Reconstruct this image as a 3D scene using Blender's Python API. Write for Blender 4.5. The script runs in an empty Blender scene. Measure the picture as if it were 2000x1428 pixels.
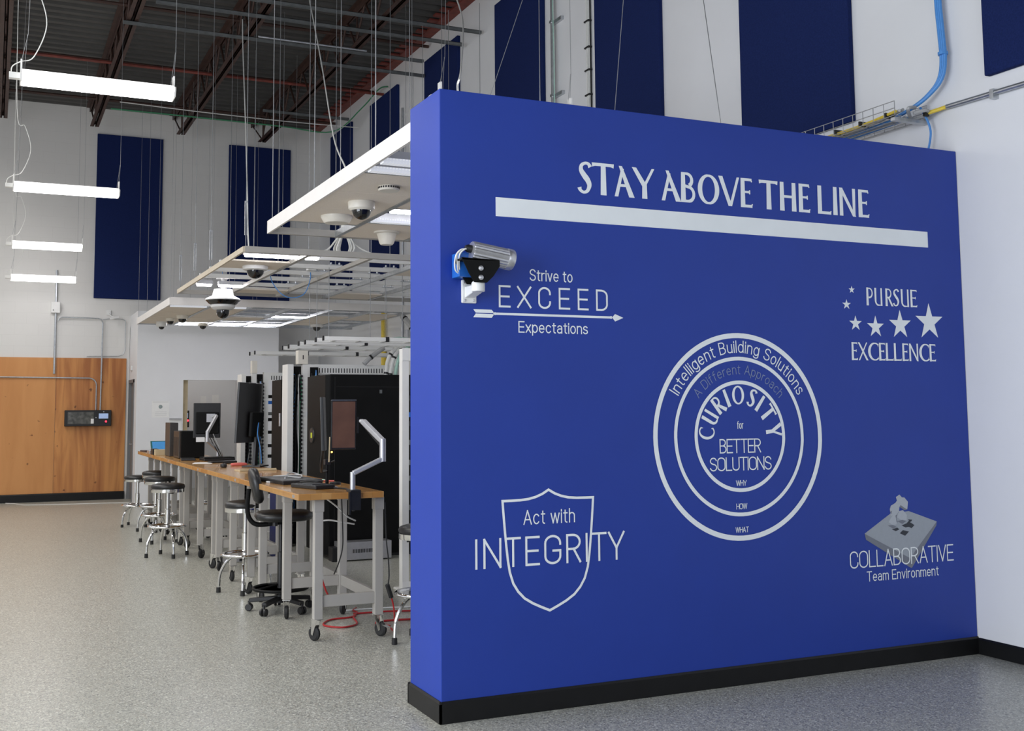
import bpy, math, random
import numpy as np
from mathutils import Vector, Matrix
random.seed(7)
sc = bpy.context.scene
COL = sc.collection
PI = math.pi

# ------------------------------------------------------------------ camera
cam_data = bpy.data.cameras.new('camera')
cam = bpy.data.objects.new('camera', cam_data)
COL.objects.link(cam)
F_PX, PX, PY = 2125.08, 926.83, 611.53
yaw, pitch, roll = 0.4165, 0.0879, -0.0057
fw = Vector((math.sin(yaw) * math.cos(pitch), math.cos(yaw) * math.cos(pitch), math.sin(pitch)))
rt0 = Vector((math.cos(yaw), -math.sin(yaw), 0))
up0 = rt0.cross(fw)
rt = rt0 * math.cos(roll) + up0 * math.sin(roll)
up = up0 * math.cos(roll) - rt0 * math.sin(roll)
M = Matrix((rt, up, -fw)).transposed().to_4x4()
M.translation = Vector((-2.1692, -5.35678, 1.61975))
cam.matrix_world = M
cam_data.sensor_fit = 'HORIZONTAL'
cam_data.sensor_width = 36.0
cam_data.lens = 36.0 * F_PX / 2000.0
cam_data.shift_x = (1000 - PX) / 2000.0
cam_data.shift_y = (PY - 714) / 2000.0
cam_data.clip_start = 0.05
cam_data.clip_end = 200
sc.camera = cam

# ------------------------------------------------------------------ world, lights, exposure
world = bpy.data.worlds.new('world')
sc.world = world
world.use_nodes = True
world.node_tree.nodes['Background'].inputs[0].default_value = (0.75, 0.83, 1.0, 1)
world.node_tree.nodes['Background'].inputs[1].default_value = 0.6
sc.view_settings.view_transform = 'Standard'
sc.view_settings.look = 'None'
sc.view_settings.gamma = 1.0
sc.view_settings.exposure = 0.05
sc.view_settings.use_curve_mapping = False

def area(name, loc, rot, sx, sy, power, color=(1, 1, 1), spread=PI):
    d = bpy.data.lights.new(name, 'AREA')
    d.shape = 'RECTANGLE'; d.size = sx; d.size_y = sy; d.energy = power; d.color = color
    d.spread = spread
    o = bpy.data.objects.new(name, d)
    o.location = loc; o.rotation_euler = rot
    COL.objects.link(o)
    return o
# daylight through the glazed front of the hall, behind and to the left of the camera
area('daylight_front', (-1.6, -8.9, 3.0), (PI / 2, 0, 0), 6.5, 2.6, 110, (0.84, 0.91, 1.0))
area('daylight_side', (-6.85, -2.6, 2.6), (PI / 2, 0, -PI / 2), 7.0, 3.6, 600, (0.88, 0.93, 1.0))
area('hall_side_fill', (-6.85, 8.0, 4.6), (PI / 2, 0, -PI / 2), 13.0, 2.4, 60, (1.0, 0.97, 0.93))  # added ambient fill for the far hall, not a known window
# added downward fill over the left aisle; the deck has no opening
area('aisle_fill', (-4.2, 7.0, 7.2), (0, 0, 0), 2.4, 15.0, 480, (1.0, 0.965, 0.91), math.radians(140))
PENDANT_E = 10.5          # lens brightness of the suspended strip lights
STRIP_E = 28.0             # lens brightness of the small strip lights in the ceiling grids

# ------------------------------------------------------------------ helpers
class MB:
    def __init__(s): s.v = []; s.f = []
    def add(s, vs, fs):
        n = len(s.v); s.v += [tuple(p) for p in vs]; s.f += [tuple(i + n for i in f) for f in fs]; return s
    def box(s, x0, x1, y0, y1, z0, z1):
        if x0 > x1: x0, x1 = x1, x0
        if y0 > y1: y0, y1 = y1, y0
        if z0 > z1: z0, z1 = z1, z0
        return s.add([(x0,y0,z0),(x1,y0,z0),(x1,y1,z0),(x0,y1,z0),(x0,y0,z1),(x1,y0,z1),(x1,y1,z1),(x0,y1,z1)],
                     [(0,3,2,1),(4,5,6,7),(0,1,5,4),(1,2,6,5),(2,3,7,6),(3,0,4,7)])
    def obox(s, c, size, m):
        hx, hy, hz = size[0]/2, size[1]/2, size[2]/2
        vs = [m @ Vector(p) + Vector(c) for p in [(-hx,-hy,-hz),(hx,-hy,-hz),(hx,hy,-hz),(-hx,hy,-hz),(-hx,-hy,hz),(hx,-hy,hz),(hx,hy,hz),(-hx,hy,hz)]]
        return s.add(vs, [(0,3,2,1),(4,5,6,7),(0,1,5,4),(1,2,6,5),(2,3,7,6),(3,0,4,7)])
    def bar(s, a, b, w, h, upv=(0, 0, 1)):
        a = Vector(a); b = Vector(b); d = b - a; L = d.length; d.normalize()
        u = Vector(upv)
        if abs(d.dot(u)) > 0.98: u = Vector((1, 0, 0))
        x = d.cross(u).normalized(); z = x.cross(d).normalized()
        m = Matrix((x, d, z)).transposed()
        return s.obox((a + b) / 2, (w, L, h), m)
    def tube(s, pts, r, n=8, closed=False, caps=True):
        P = [Vector(p) for p in pts]; k = len(P)
        rs = list(r) if isinstance(r, (list, tuple)) else [r] * k
        ts = []
        for i in range(k):
            if closed: t = P[(i+1) % k] - P[i-1]
            elif i == 0: t = P[1] - P[0]
            elif i == k-1: t = P[-1] - P[-2]
            else: t = (P[i+1]-P[i]).normalized() + (P[i]-P[i-1]).normalized()
            ts.append(t.normalized() if t.length > 1e-9 else Vector((0,0,1)))
        u = Vector((0,0,1)) if abs(ts[0].z) < 0.9 else Vector((1,0,0))
        u = (u - ts[0]*u.dot(ts[0])).normalized()
        vs = []; 
        for i in range(k):
            if i: 
                u = u - ts[i]*u.dot(ts[i]); u.normalize()
            w = ts[i].cross(u)
            for j in range(n):
                a = 2*PI*j/n
                vs.append(P[i] + (u*math.cos(a) + w*math.sin(a))*rs[i])
        fs = []
        m = k if closed else k-1
        for i in range(m):
            i2 = (i+1) % k
            for j in range(n):
                j2 = (j+1) % n
                fs.append((i*n+j, i*n+j2, i2*n+j2, i2*n+j))
        if caps and not closed:
            fs.append(tuple(range(n-1, -1, -1))); fs.append(tuple((k-1)*n + j for j in range(n)))
        return s.add(vs, fs)
    def lathe(s, prof, c=(0,0,0), n=20, m=None):
        m = m or Matrix.Identity(3); c = Vector(c); vs = []; fs = []
        for (r, z) in prof:
            for j in range(n):
                a = 2*PI*j/n
                vs.append(m @ Vector((r*math.cos(a), r*math.sin(a), z)) + c)
        for i in range(len(prof)-1):
            for j in range(n):
                j2 = (j+1) % n
                fs.append((i*n+j, i*n+j2, (i+1)*n+j2, (i+1)*n+j))
        if prof[0][0] > 1e-6: fs.append(tuple(range(n-1,-1,-1)))
        if prof[-1][0] > 1e-6: fs.append(tuple((len(prof)-1)*n+j for j in range(n)))
        return s.add(vs, fs)
    def prism(s, poly, axis, d0, d1):
        # poly: 2D points; axis 'y' -> (x,z), 'x' -> (y,z), 'z' -> (x,y)
        def P(p, d):
            return {'y': (p[0], d, p[1]), 'x': (d, p[0], p[1]), 'z': (p[0], p[1], d)}[axis]
        n = len(poly)
        vs = [P(p, d0) for p in poly] + [P(p, d1) for p in poly]
        fs = [tuple(range(n)), tuple(range(2*n-1, n-1, -1))] + [(i, i+n, (i+1) % n + n, (i+1) % n) for i in range(n)]
        return s.add(vs, fs)

def rotx(a): return Matrix.Rotation(a, 3, 'X')
def roty(a): return Matrix.Rotation(a, 3, 'Y')
def rotz(a): return Matrix.Rotation(a, 3, 'Z')

def thing(name, label, cat, loc=(0,0,0), rz=0.0, group=None, kind=None):
    o = bpy.data.objects.new(name, None)
    o.empty_display_size = 0.05
    o.location = gpt(loc); o.rotation_euler = (0, 0, rz)
    COL.objects.link(o)
    tag(o, label, cat, group, kind)
    return o
def tag(o, label=None, cat=None, group=None, kind=None):
    if label: o['label'] = label
    if cat: o['category'] = cat
    if group: o['group'] = group
    if kind: o['kind'] = kind
    return o
def base_of(parent):
    # world-space base of a thing or a part (roots of world-built things are not rotated)
    p = Vector((0,0,0)); q = parent
    while q is not None:
        p += Vector(q.location); q = q.parent
    return p
GRID = None      # (scale, dx, dy, dz) applied to world-space geometry while a ceiling grid is being assembled
def gpt(p):
    return p if GRID is None else (p[0]*GRID[0]+GRID[1], p[1]*GRID[0]+GRID[2], p[2]*GRID[0]+GRID[3])
def obj(name, mb, mat, parent=None, world=False, smooth=False, bevel=0, label=None, angle=35):
    vs = mb.v
    if GRID is not None and (world or parent is None): vs = [gpt(p) for p in vs]
    off = Vector((0,0,0))
    if parent is not None and world:
        off = base_of(parent)
        vs = [(p[0]-off.x, p[1]-off.y, p[2]-off.z) for p in vs]
    loc = None
    if parent is None:
        a = np.array(vs); c = a.mean(0); c[2] = a[:,2].min()
        vs = [tuple(np.array(p)-c) for p in vs]; loc = c
    me = bpy.data.meshes.new(name)
    me.from_pydata(vs, [], mb.f)
    me.materials.append(mat)
    me.validate(); me.update()
    if smooth:
        try: me.shade_smooth()
        except Exception:
            for p in me.polygons: p.use_smooth = True
        me.set_sharp_from_angle(angle=math.radians(angle))
    o = bpy.data.objects.new(name, me)
    if loc is not None: o.location = loc
    COL.objects.link(o)
    if parent is not None: o.parent = parent
    if bevel:
        b = o.modifiers.new('bevel', 'BEVEL'); b.width = bevel; b.segments = 2; b.limit_method = 'ANGLE'
    if label: o['label'] = label
    return o
def copy_tree(o, loc=None, rz=None, label=None, parent=None):
    c = o.copy(); COL.objects.link(c)
    if parent is not None: c.parent = parent
    if loc is not None: c.location = loc
    if rz is not None: c.rotation_euler = (0, 0, rz)
    if label: c['label'] = label
    for ch in list(o.children): copy_tree(ch, parent=c)
    return c
def arc(cx, cy, rx, ry, a0, a1, n=14):
    return [(cx + rx*math.cos(math.radians(a0+(a1-a0)*i/n)), cy + ry*math.sin(math.radians(a0+(a1-a0)*i/n))) for i in range(n+1)]
def smooth_path(pts, k=6):
    # Catmull-Rom through the points
    P = [Vector(p) for p in pts]; out = []
    for i in range(len(P)-1):
        p0 = P[max(i-1,0)]; p1 = P[i]; p2 = P[i+1]; p3 = P[min(i+2,len(P)-1)]
        for j in range(k):
            t = j/k
            out.append(0.5*((2*p1) + (p2-p0)*t + (2*p0-5*p1+4*p2-p3)*t*t + (3*p1-p0-3*p2+p3)*t**3))
    out.append(P[-1]); return out

# ------------------------------------------------------------------ materials
def srgb(r, g, b):
    f = lambda c: (c/255/12.92) if c/255 <= 0.04045 else ((c/255+0.055)/1.055)**2.4
    return (f(r), f(g), f(b), 1)
def mat(name, col, rough=0.5, metal=0.0, spec=0.5, noise=0.0, nscale=40.0, bump=0.0, bscale=120.0, coat=0.0, emit=None, es=0.0, alpha=None):
    m = bpy.data.materials.new(name); m.use_nodes = True
    nt = m.node_tree; b = nt.nodes['Principled BSDF']
    b.inputs['Base Color'].default_value = col
    b.inputs['Roughness'].default_value = rough
    b.inputs['Metallic'].default_value = metal
    b.inputs['Specular IOR Level'].default_value = spec
    b.inputs['Coat Weight'].default_value = coat
    if emit:
        b.inputs['Emission Color'].default_value = emit; b.inputs['Emission Strength'].default_value = es
    tc = None
    if noise or bump:
        tc = nt.nodes.new('ShaderNodeTexCoord')
    if noise:
        n = nt.nodes.new('ShaderNodeTexNoise'); n.inputs['Scale'].default_value = nscale; n.inputs['Detail'].default_value = 4
        nt.links.new(tc.outputs['Object'], n.inputs['Vector'])
        r = nt.nodes.new('ShaderNodeValToRGB')
        r.color_ramp.elements[0].position = 0.3; r.color_ramp.elements[1].position = 0.7
        r.color_ramp.elements[0].color = tuple(c*(1-noise) for c in col[:3]) + (1,)
        r.color_ramp.elements[1].color = tuple(min(1, c*(1+noise)) for c in col[:3]) + (1,)
        nt.links.new(n.outputs['Fac'], r.inputs['Fac']); nt.links.new(r.outputs['Color'], b.inputs['Base Color'])
    if bump:
        n2 = nt.nodes.new('ShaderNodeTexNoise'); n2.inputs['Scale'].default_value = bscale; n2.inputs['Detail'].default_value = 3
        nt.links.new(tc.outputs['Object'], n2.inputs['Vector'])
        bp = nt.nodes.new('ShaderNodeBump'); bp.inputs['Strength'].default_value = bump; bp.inputs['Distance'].default_value = 0.002
        nt.links.new(n2.outputs['Fac'], bp.inputs['Height']); nt.links.new(bp.outputs['Normal'], b.inputs['Normal'])
    return m

MT = {}
MT['blue_paint'] = mat('blue_paint', (0.0100, 0.041, 0.315, 1), 0.5, spec=0.45, noise=0.03, nscale=3, bump=0.12, bscale=260)
MT['white_wall'] = mat('white_wall', (0.74, 0.745, 0.76, 1), 0.6, noise=0.02, nscale=2, bump=0.1, bscale=200)
MT['base_black'] = mat('base_black', (0.006, 0.006, 0.0065, 1), 0.4, spec=0.3, noise=0.2, nscale=9)
MT['vinyl'] = mat('vinyl', (0.84, 0.875, 0.89, 1), 0.5, noise=0.02, nscale=6)
MT['vinyl_grey'] = mat('vinyl_grey', (0.20, 0.25, 0.42, 1), 0.5, noise=0.02, nscale=6)
MT['navy_felt'] = mat('navy_felt', (0.0115, 0.021, 0.090, 1), 0.95, spec=0.1, noise=0.15, nscale=90, bump=0.3, bscale=400)
MT['chrome'] = mat('chrome', (0.80, 0.80, 0.80, 1), 0.09, metal=1.0, noise=0.03, nscale=12)
MT['galv'] = mat('galv', (0.50, 0.52, 0.54, 1), 0.35, metal=0.85, noise=0.12, nscale=25)
MT['galv_dark'] = mat('galv_dark', (0.16, 0.17, 0.17, 1), 0.5, metal=0.4, noise=0.15, nscale=12)
MT['bench_paint'] = mat('bench_paint', (0.385, 0.365, 0.335, 1), 0.45, noise=0.03, nscale=8, bump=0.05, bscale=300)
MT['black_plastic'] = mat('black_plastic', (0.012, 0.012, 0.013, 1), 0.4, noise=0.15, nscale=30)
MT['black_vinyl'] = mat('black_vinyl', (0.014, 0.014, 0.015, 1), 0.38, noise=0.15, nscale=14, bump=0.15, bscale=180)
MT['black_steel'] = mat('black_steel', (0.006, 0.006, 0.006, 1), 0.5, spec=0.14, noise=0.15, nscale=6)
MT['rubber'] = mat('rubber', (0.015, 0.015, 0.015, 1), 0.7, noise=0.2, nscale=30)
MT['white_steel'] = mat('white_steel', (0.78, 0.775, 0.75, 1), 0.4, noise=0.02, nscale=10)
MT['white_plastic'] = mat('white_plastic', (0.76, 0.76, 0.75, 1), 0.38, noise=0.02, nscale=20)
MT['cream_plastic'] = mat('cream_plastic', (0.74, 0.70, 0.62, 1), 0.4, noise=0.02, nscale=20)
MT['dome_glass'] = mat('dome_glass', (0.008, 0.008, 0.009, 1), 0.05, spec=0.7, noise=0.1, nscale=5)
MT['tile'] = mat('tile', (0.82, 0.745, 0.66, 1), 0.9, spec=0.1, noise=0.05, nscale=120, bump=0.15, bscale=500)
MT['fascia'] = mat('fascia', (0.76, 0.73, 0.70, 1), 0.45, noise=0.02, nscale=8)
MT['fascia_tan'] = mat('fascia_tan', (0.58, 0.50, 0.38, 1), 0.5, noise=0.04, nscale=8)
MT['joist'] = mat('joist', (0.045, 0.019, 0.013, 1), 0.6, noise=0.3, nscale=14)
MT['joist_red'] = mat('joist_red', (0.16, 0.030, 0.020, 1), 0.6, noise=0.3, nscale=10)
MT['deck'] = mat('deck', (0.056, 0.054, 0.051, 1), 0.6, noise=0.12, nscale=5)
MT['silver'] = mat('silver', (0.60, 0.60, 0.62, 1), 0.32, metal=0.8, noise=0.05, nscale=20)
MT['arm_silver'] = mat('arm_silver', (0.52, 0.52, 0.54, 1), 0.35, metal=0.5, noise=0.04, nscale=20)
MT['cable_white'] = mat('cable_white', (0.72, 0.72, 0.69, 1), 0.5, noise=0.04, nscale=30)
MT['cable_grey'] = mat('cable_grey', (0.42, 0.42, 0.42, 1), 0.5, noise=0.05, nscale=30)
MT['cable_blue'] = mat('cable_blue', (0.075, 0.27, 0.65, 1), 0.4, noise=0.06, nscale=30)
MT['cable_red'] = mat('cable_red', (0.38, 0.015, 0.018, 1), 0.45, noise=0.1, nscale=30)
MT['cable_black'] = mat('cable_black', (0.010, 0.010, 0.010, 1), 0.5, noise=0.1, nscale=30)
MT['cable_green'] = mat('cable_green', (0.05, 0.25, 0.12, 1), 0.5, noise=0.1, nscale=30)
MT['cable_yellow'] = mat('cable_yellow', (0.75, 0.55, 0.06, 1), 0.5, noise=0.1, nscale=30)
MT['pale_green'] = mat('pale_green', (0.40, 0.62, 0.52, 1), 0.5, noise=0.08, nscale=30)
MT['blue_plastic'] = mat('blue_plastic', (0.015, 0.12, 0.48, 1), 0.4, noise=0.08, nscale=20)
MT['wire_steel'] = mat('wire_steel', (0.36, 0.37, 0.38, 1), 0.4, metal=0.7, noise=0.08, nscale=20)
MT['paper'] = mat('paper', (0.80, 0.80, 0.79, 1), 0.7, noise=0.02, nscale=10)
MT['ink'] = mat('ink', (0.10, 0.12, 0.12, 1), 0.7, noise=0.1, nscale=40)
MT['door_grey'] = mat('door_grey', (0.17, 0.175, 0.18, 1), 0.5, noise=0.05, nscale=5)
MT['wood_edge'] = mat('wood_edge', (0.52, 0.42, 0.26, 1), 0.6, noise=0.08, nscale=12)
MT['pink'] = mat('pink', (0.65, 0.14, 0.12, 1), 0.5, noise=0.08, nscale=20)
MT['red_led'] = mat('red_led', (0.5, 0.01, 0.02, 1), 0.3, noise=0.05, emit=(1.0, 0.03, 0.06, 1), es=3.0)
MT['amber_led'] = mat('amber_led', (0.5, 0.3, 0.02, 1), 0.3, noise=0.05, emit=(1.0, 0.55, 0.08, 1), es=6.0)
MT['green_led'] = mat('green_led', (0.3, 0.35, 0.02, 1), 0.3, noise=0.05, emit=(0.62, 0.66, 0.05, 1), es=0.4)
MT['lcd_blue'] = mat('lcd_blue', (0.3, 0.4, 0.6, 1), 0.3, noise=0.08, nscale=30, emit=(0.42, 0.55, 0.85, 1), es=0.35)
MT['screen_reflection'] = mat('screen_reflection', (0.13, 0.065, 0.042, 1), 0.3, noise=0.2, nscale=6, spec=0.6)  # brown reflection painted into the screen's base colour
MT['pend_lens'] = mat('pend_lens', (0.8, 0.8, 0.8, 1), 0.4, noise=0.01, emit=(1.0, 0.975, 0.99, 1), es=PENDANT_E)
MT['strip_lens'] = mat('strip_lens', (0.8, 0.8, 0.8, 1), 0.4, noise=0.01, emit=(0.96, 0.95, 1.0, 1), es=STRIP_E)
MT['smoke_glass'] = mat('smoke_glass', (0.10, 0.10, 0.09, 1), 0.15, noise=0.45, nscale=14)
MT['puz_top'] = mat('puz_top', srgb(158, 164, 172), 0.6, noise=0.03, nscale=40)
MT['puz_side'] = mat('puz_side', srgb(118, 122, 132), 0.6, noise=0.03, nscale=40)
MT['puz_hole'] = mat('puz_hole', srgb(48, 52, 60), 0.6, noise=0.03, nscale=40)
MT['puz_light'] = mat('puz_light', srgb(178, 183, 190), 0.6, noise=0.03, nscale=40)

def floor_mat():
    m = bpy.data.materials.new('epoxy_flake'); m.use_nodes = True
    nt = m.node_tree; b = nt.nodes['Principled BSDF']
    tc = nt.nodes.new('ShaderNodeTexCoord')
    v = nt.nodes.new('ShaderNodeTexVoronoi'); v.inputs['Scale'].default_value = 120
    v2 = nt.nodes.new('ShaderNodeTexVoronoi'); v2.inputs['Scale'].default_value = 210
    nt.links.new(tc.outputs['Object'], v.inputs['Vector']); nt.links.new(tc.outputs['Object'], v2.inputs['Vector'])
    def ramp(src, stops):
        r = nt.nodes.new('ShaderNodeValToRGB'); r.color_ramp.interpolation = 'CONSTANT'
        while len(r.color_ramp.elements) < len(stops): r.color_ramp.elements.new(0.5)
        for e, (p, c) in zip(r.color_ramp.elements, stops): e.position = p; e.color = c + (1,)
        s = nt.nodes.new('ShaderNodeSeparateColor'); nt.links.new(src, s.inputs[0])
        nt.links.new(s.outputs[0], r.inputs['Fac']); return r
    r1 = ramp(v.outputs['Color'], [(0.0, (0.297,0.300,0.265)), (0.30, (0.396,0.397,0.349)), (0.55, (0.554,0.556,0.484)), (0.74, (0.089,0.093,0.088)), (0.84, (0.356,0.313,0.246)), (0.92, (0.792,0.793,0.698))])
    r2 = ramp(v2.outputs['Color'], [(0.0, (0.198,0.202,0.186)), (0.25, (0.396,0.397,0.352)), (0.65, (0.515,0.513,0.451)), (0.88, (0.109,0.116,0.112))])
    mx = nt.nodes.new('ShaderNodeMix'); mx.data_type = 'RGBA'; mx.inputs[0].default_value = 0.45
    nt.links.new(r1.outputs[0], mx.inputs[6]); nt.links.new(r2.outputs[0], mx.inputs[7])
    nt.links.new(mx.outputs[2], b.inputs['Base Color'])
    b.inputs['Roughness'].default_value = 0.30
    b.inputs['Specular IOR Level'].default_value = 0.5
    n = nt.nodes.new('ShaderNodeTexNoise'); n.inputs['Scale'].default_value = 60; n.inputs['Detail'].default_value = 4
    nt.links.new(tc.outputs['Object'], n.inputs['Vector'])
    bp = nt.nodes.new('ShaderNodeBump'); bp.inputs['Strength'].default_value = 0.22; bp.inputs['Distance'].default_value = 0.004
    nt.links.new(n.outputs['Fac'], bp.inputs['Height']); nt.links.new(bp.outputs['Normal'], b.inputs['Normal'])
    return m
MT['floor'] = floor_mat()

def block_mat():
    m = bpy.data.materials.new('painted_block'); m.use_nodes = True
    nt = m.node_tree; b = nt.nodes['Principled BSDF']
    tc = nt.nodes.new('ShaderNodeTexCoord'); sp = nt.nodes.new('ShaderNodeSeparateXYZ'); cb = nt.nodes.new('ShaderNodeCombineXYZ')
    nt.links.new(tc.outputs['Object'], sp.inputs[0])
    ad = nt.nodes.new('ShaderNodeMath'); ad.operation = 'ADD'
    nt.links.new(sp.outputs['X'], ad.inputs[0]); nt.links.new(sp.outputs['Y'], ad.inputs[1])
    nt.links.new(ad.outputs[0], cb.inputs['X']); nt.links.new(sp.outputs['Z'], cb.inputs['Y'])
    br = nt.nodes.new('ShaderNodeTexBrick')
    br.inputs['Scale'].default_value = 1.0; br.inputs['Brick Width'].default_value = 0.4; br.inputs['Row Height'].default_value = 0.2
    br.inputs['Mortar Size'].default_value = 0.004; br.inputs['Mortar Smooth'].default_value = 0.6
    br.inputs['Color1'].default_value = (0.70, 0.69, 0.67, 1); br.inputs['Color2'].default_value = (0.71, 0.70, 0.68, 1); br.inputs['Mortar'].default_value = (0.672, 0.662, 0.642, 1)
    nt.links.new(cb.outputs[0], br.inputs['Vector']); nt.links.new(br.outputs['Color'], b.inputs['Base Color'])
    b.inputs['Roughness'].default_value = 0.6
    bp = nt.nodes.new('ShaderNodeBump'); bp.inputs['Strength'].default_value = 0.15; bp.inputs['Distance'].default_value = 0.004; bp.invert = True
    nt.links.new(br.outputs['Fac'], bp.inputs['Height']); nt.links.new(bp.outputs['Normal'], b.inputs['Normal'])
    return m
MT['block'] = block_mat()

def ply_mat(name, a, b_, c, grain, fig):
    m = bpy.data.materials.new(name); m.use_nodes = True
    nt = m.node_tree; b = nt.nodes['Principled BSDF']
    tc = nt.nodes.new('ShaderNodeTexCoord'); mp = nt.nodes.new('ShaderNodeMapping')
    mp.inputs['Scale'].default_value = grain
    nt.links.new(tc.outputs['Object'], mp.inputs['Vector'])
    n = nt.nodes.new('ShaderNodeTexNoise'); n.inputs['Scale'].default_value = 1.0; n.inputs['Detail'].default_value = 5; n.inputs['Distortion'].default_value = fig
    nt.links.new(mp.outputs[0], n.inputs['Vector'])
    r = nt.nodes.new('ShaderNodeValToRGB'); r.color_ramp.elements[0].position = 0.36; r.color_ramp.elements[1].position = 0.62
    r.color_ramp.elements[0].color = a; r.color_ramp.elements[1].color = b_
    nt.links.new(n.outputs['Fac'], r.inputs['Fac'])
    # knots: dark dots scattered over the sheet
    v = nt.nodes.new('ShaderNodeTexVoronoi'); v.inputs['Scale'].default_value = 4.2
    n3 = nt.nodes.new('ShaderNodeTexNoise'); n3.inputs['Scale'].default_value = 22
    nt.links.new(tc.outputs['Object'], n3.inputs['Vector'])
    vm = nt.nodes.new('ShaderNodeVectorMath'); vm.operation = 'MULTIPLY_ADD'; vm.inputs[1].default_value = (.07, .07, .07)
    nt.links.new(n3.outputs['Color'], vm.inputs[0]); nt.links.new(tc.outputs['Object'], vm.inputs[2])
    nt.links.new(vm.outputs[0], v.inputs['Vector'])
    k = nt.nodes.new('ShaderNodeValToRGB'); k.color_ramp.elements[0].position = 0.05; k.color_ramp.elements[1].position = 0.11
    k.color_ramp.elements[0].color = (1,1,1,1); k.color_ramp.elements[1].color = (0,0,0,1)
    nt.links.new(v.outputs['Distance'], k.inputs['Fac'])
    mx = nt.nodes.new('ShaderNodeMix'); mx.data_type = 'RGBA'
    nt.links.new(k.outputs[0], mx.inputs[0]); nt.links.new(r.outputs[0], mx.inputs[6]); mx.inputs[7].default_value = c
    nt.links.new(mx.outputs[2], b.inputs['Base Color'])
    b.inputs['Roughness'].default_value = 0.5
    return m
MT['ply_light'] = ply_mat('ply_light', (0.56,0.245,0.075,1), (0.62,0.285,0.095,1), (0.20,0.07,0.02,1), (5,5,0.8), 0.6)
MT['ply_dark'] = ply_mat('ply_dark', (0.36,0.125,0.035,1), (0.60,0.265,0.080,1), (0.17,0.06,0.02,1), (5,5,0.45), 1.2)

def butcher_mat():
    m = bpy.data.materials.new('butcher_block'); m.use_nodes = True
    nt = m.node_tree; b = nt.nodes['Principled BSDF']
    tc = nt.nodes.new('ShaderNodeTexCoord'); sp = nt.nodes.new('ShaderNodeSeparateXYZ'); cb = nt.nodes.new('ShaderNodeCombineXYZ')
    nt.links.new(tc.outputs['Object'], sp.inputs[0])
    ad = nt.nodes.new('ShaderNodeMath'); ad.operation = 'ADD'
    nt.links.new(sp.outputs['X'], ad.inputs[0]); nt.links.new(sp.outputs['Z'], ad.inputs[1])
    nt.links.new(sp.outputs['Y'], cb.inputs['X']); nt.links.new(sp.outputs['X'], cb.inputs['Y'])
    br = nt.nodes.new('ShaderNodeTexBrick'); br.inputs['Scale'].default_value = 1.0
    br.inputs['Brick Width'].default_value = 0.55; br.inputs['Row Height'].default_value = 0.075; br.inputs['Mortar Size'].default_value = 0.0008; br.inputs['Bias'].default_value = 0.0
    br.inputs['Color1'].default_value = (0.50,0.235,0.062,1); br.inputs['Color2'].default_value = (0.60,0.33,0.11,1); br.inputs['Mortar'].default_value = (0.36,0.16,0.05,1)
    nt.links.new(cb.outputs[0], br.inputs['Vector'])
    n = nt.nodes.new('ShaderNodeTexNoise'); n.inputs['Scale'].default_value = 9; n.inputs['Detail'].default_value = 5
    nt.links.new(tc.outputs['Object'], n.inputs['Vector'])
    mx = nt.nodes.new('ShaderNodeMix'); mx.data_type = 'RGBA'; mx.blend_type = 'MULTIPLY'; mx.inputs[0].default_value = 0.35
    nt.links.new(br.outputs['Color'], mx.inputs[6]); nt.links.new(n.outputs['Fac'], mx.inputs[7])
    nt.links.new(mx.outputs[2], b.inputs['Base Color'])
    b.inputs['Roughness'].default_value = 0.22
    b.inputs['Coat Weight'].default_value = 0.3
    return m
MT['butcher'] = butcher_mat()

# ------------------------------------------------------------------ setting
XR, YF, ZC = 3.807, 15.91, 7.315        # right wall, far wall, underside of deck
XL, YB = -7.0, -9.0
PH, PT = 3.355, 0.455                   # partition height, thickness
def struct(name, mb, m, parent=None, world=False, bevel=0, smooth=False):
    o = obj(name, mb, m, parent, world, smooth, bevel)
    if parent is None: o['kind'] = 'structure'
    return o
struct('floor', MB().box(XL, XR+0.3, YB, YF+2.6, -0.2, 0), MT['floor'])
struct('wall_right', MB().box(XR, XR+0.25, YB, YF+0.3, 0, ZC+0.4), MT['white_wall'])
struct('wall_far', MB().box(XL, 0.16, YF, YF+0.25, 0, ZC+0.2).box(0.16, 2.72, YF, YF+0.25, 3.2, ZC+0.2).box(2.72, XR, YF, YF+0.25, 0, ZC+0.2), MT['block'])
struct('wall_left', MB().box(XL-0.25, XL, YB, YF+0.25, 0, 0.7).box(XL-0.25, XL, YB, YF+0.25, 5.9, ZC+0.4).box(XL-0.25, XL, 1.2, YF+0.25, 0.7, 3.3).box(XL-0.25, XL, 15.0, YF+0.25, 3.3, 5.9).box(XL-0.25, XL, YB, -6.4, 0.7, 5.9).box(XL-0.25, XL, -6.4, 1.2, 4.6, 5.9), MT['block'])
struct('wall_front', MB().box(XL, -5.0, YB-0.25, YB, 0, ZC+0.4).box(1.8, XR, YB-0.25, YB, 0, ZC+0.4).box(-5.0, 1.8, YB-0.25, YB, 4.3, ZC+0.4).box(-5.0, 1.8, YB-0.25, YB, 0, 0.5), MT['white_wall'])
# corrugated roof deck, ribs running across the hall
def deck():
    mb = MB(); y = YB - 0.1; prof = []
    while y < YF + 0.2:
        prof += [(y, ZC), (y+0.10, ZC), (y+0.125, ZC+0.06), (y+0.215, ZC+0.06)]
        y += 0.24
    vs = []; fs = []
    for (yy, zz) in prof: vs += [(XL, yy, zz), (XR, yy, zz), (XL, yy, zz+0.012), (XR, yy, zz+0.012)]
    for i in range(len(prof)-1):
        a = 4*i; b = a+4
        fs += [(a, a+1, b+1, b), (a+2, b+2, b+3, a+3)]
    mb.add(vs, fs); mb.box(XL, XR, YB, YF+0.2, ZC+0.10, ZC+0.25)
    return mb
ceil = struct('ceiling', deck(), MT['deck'])
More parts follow.
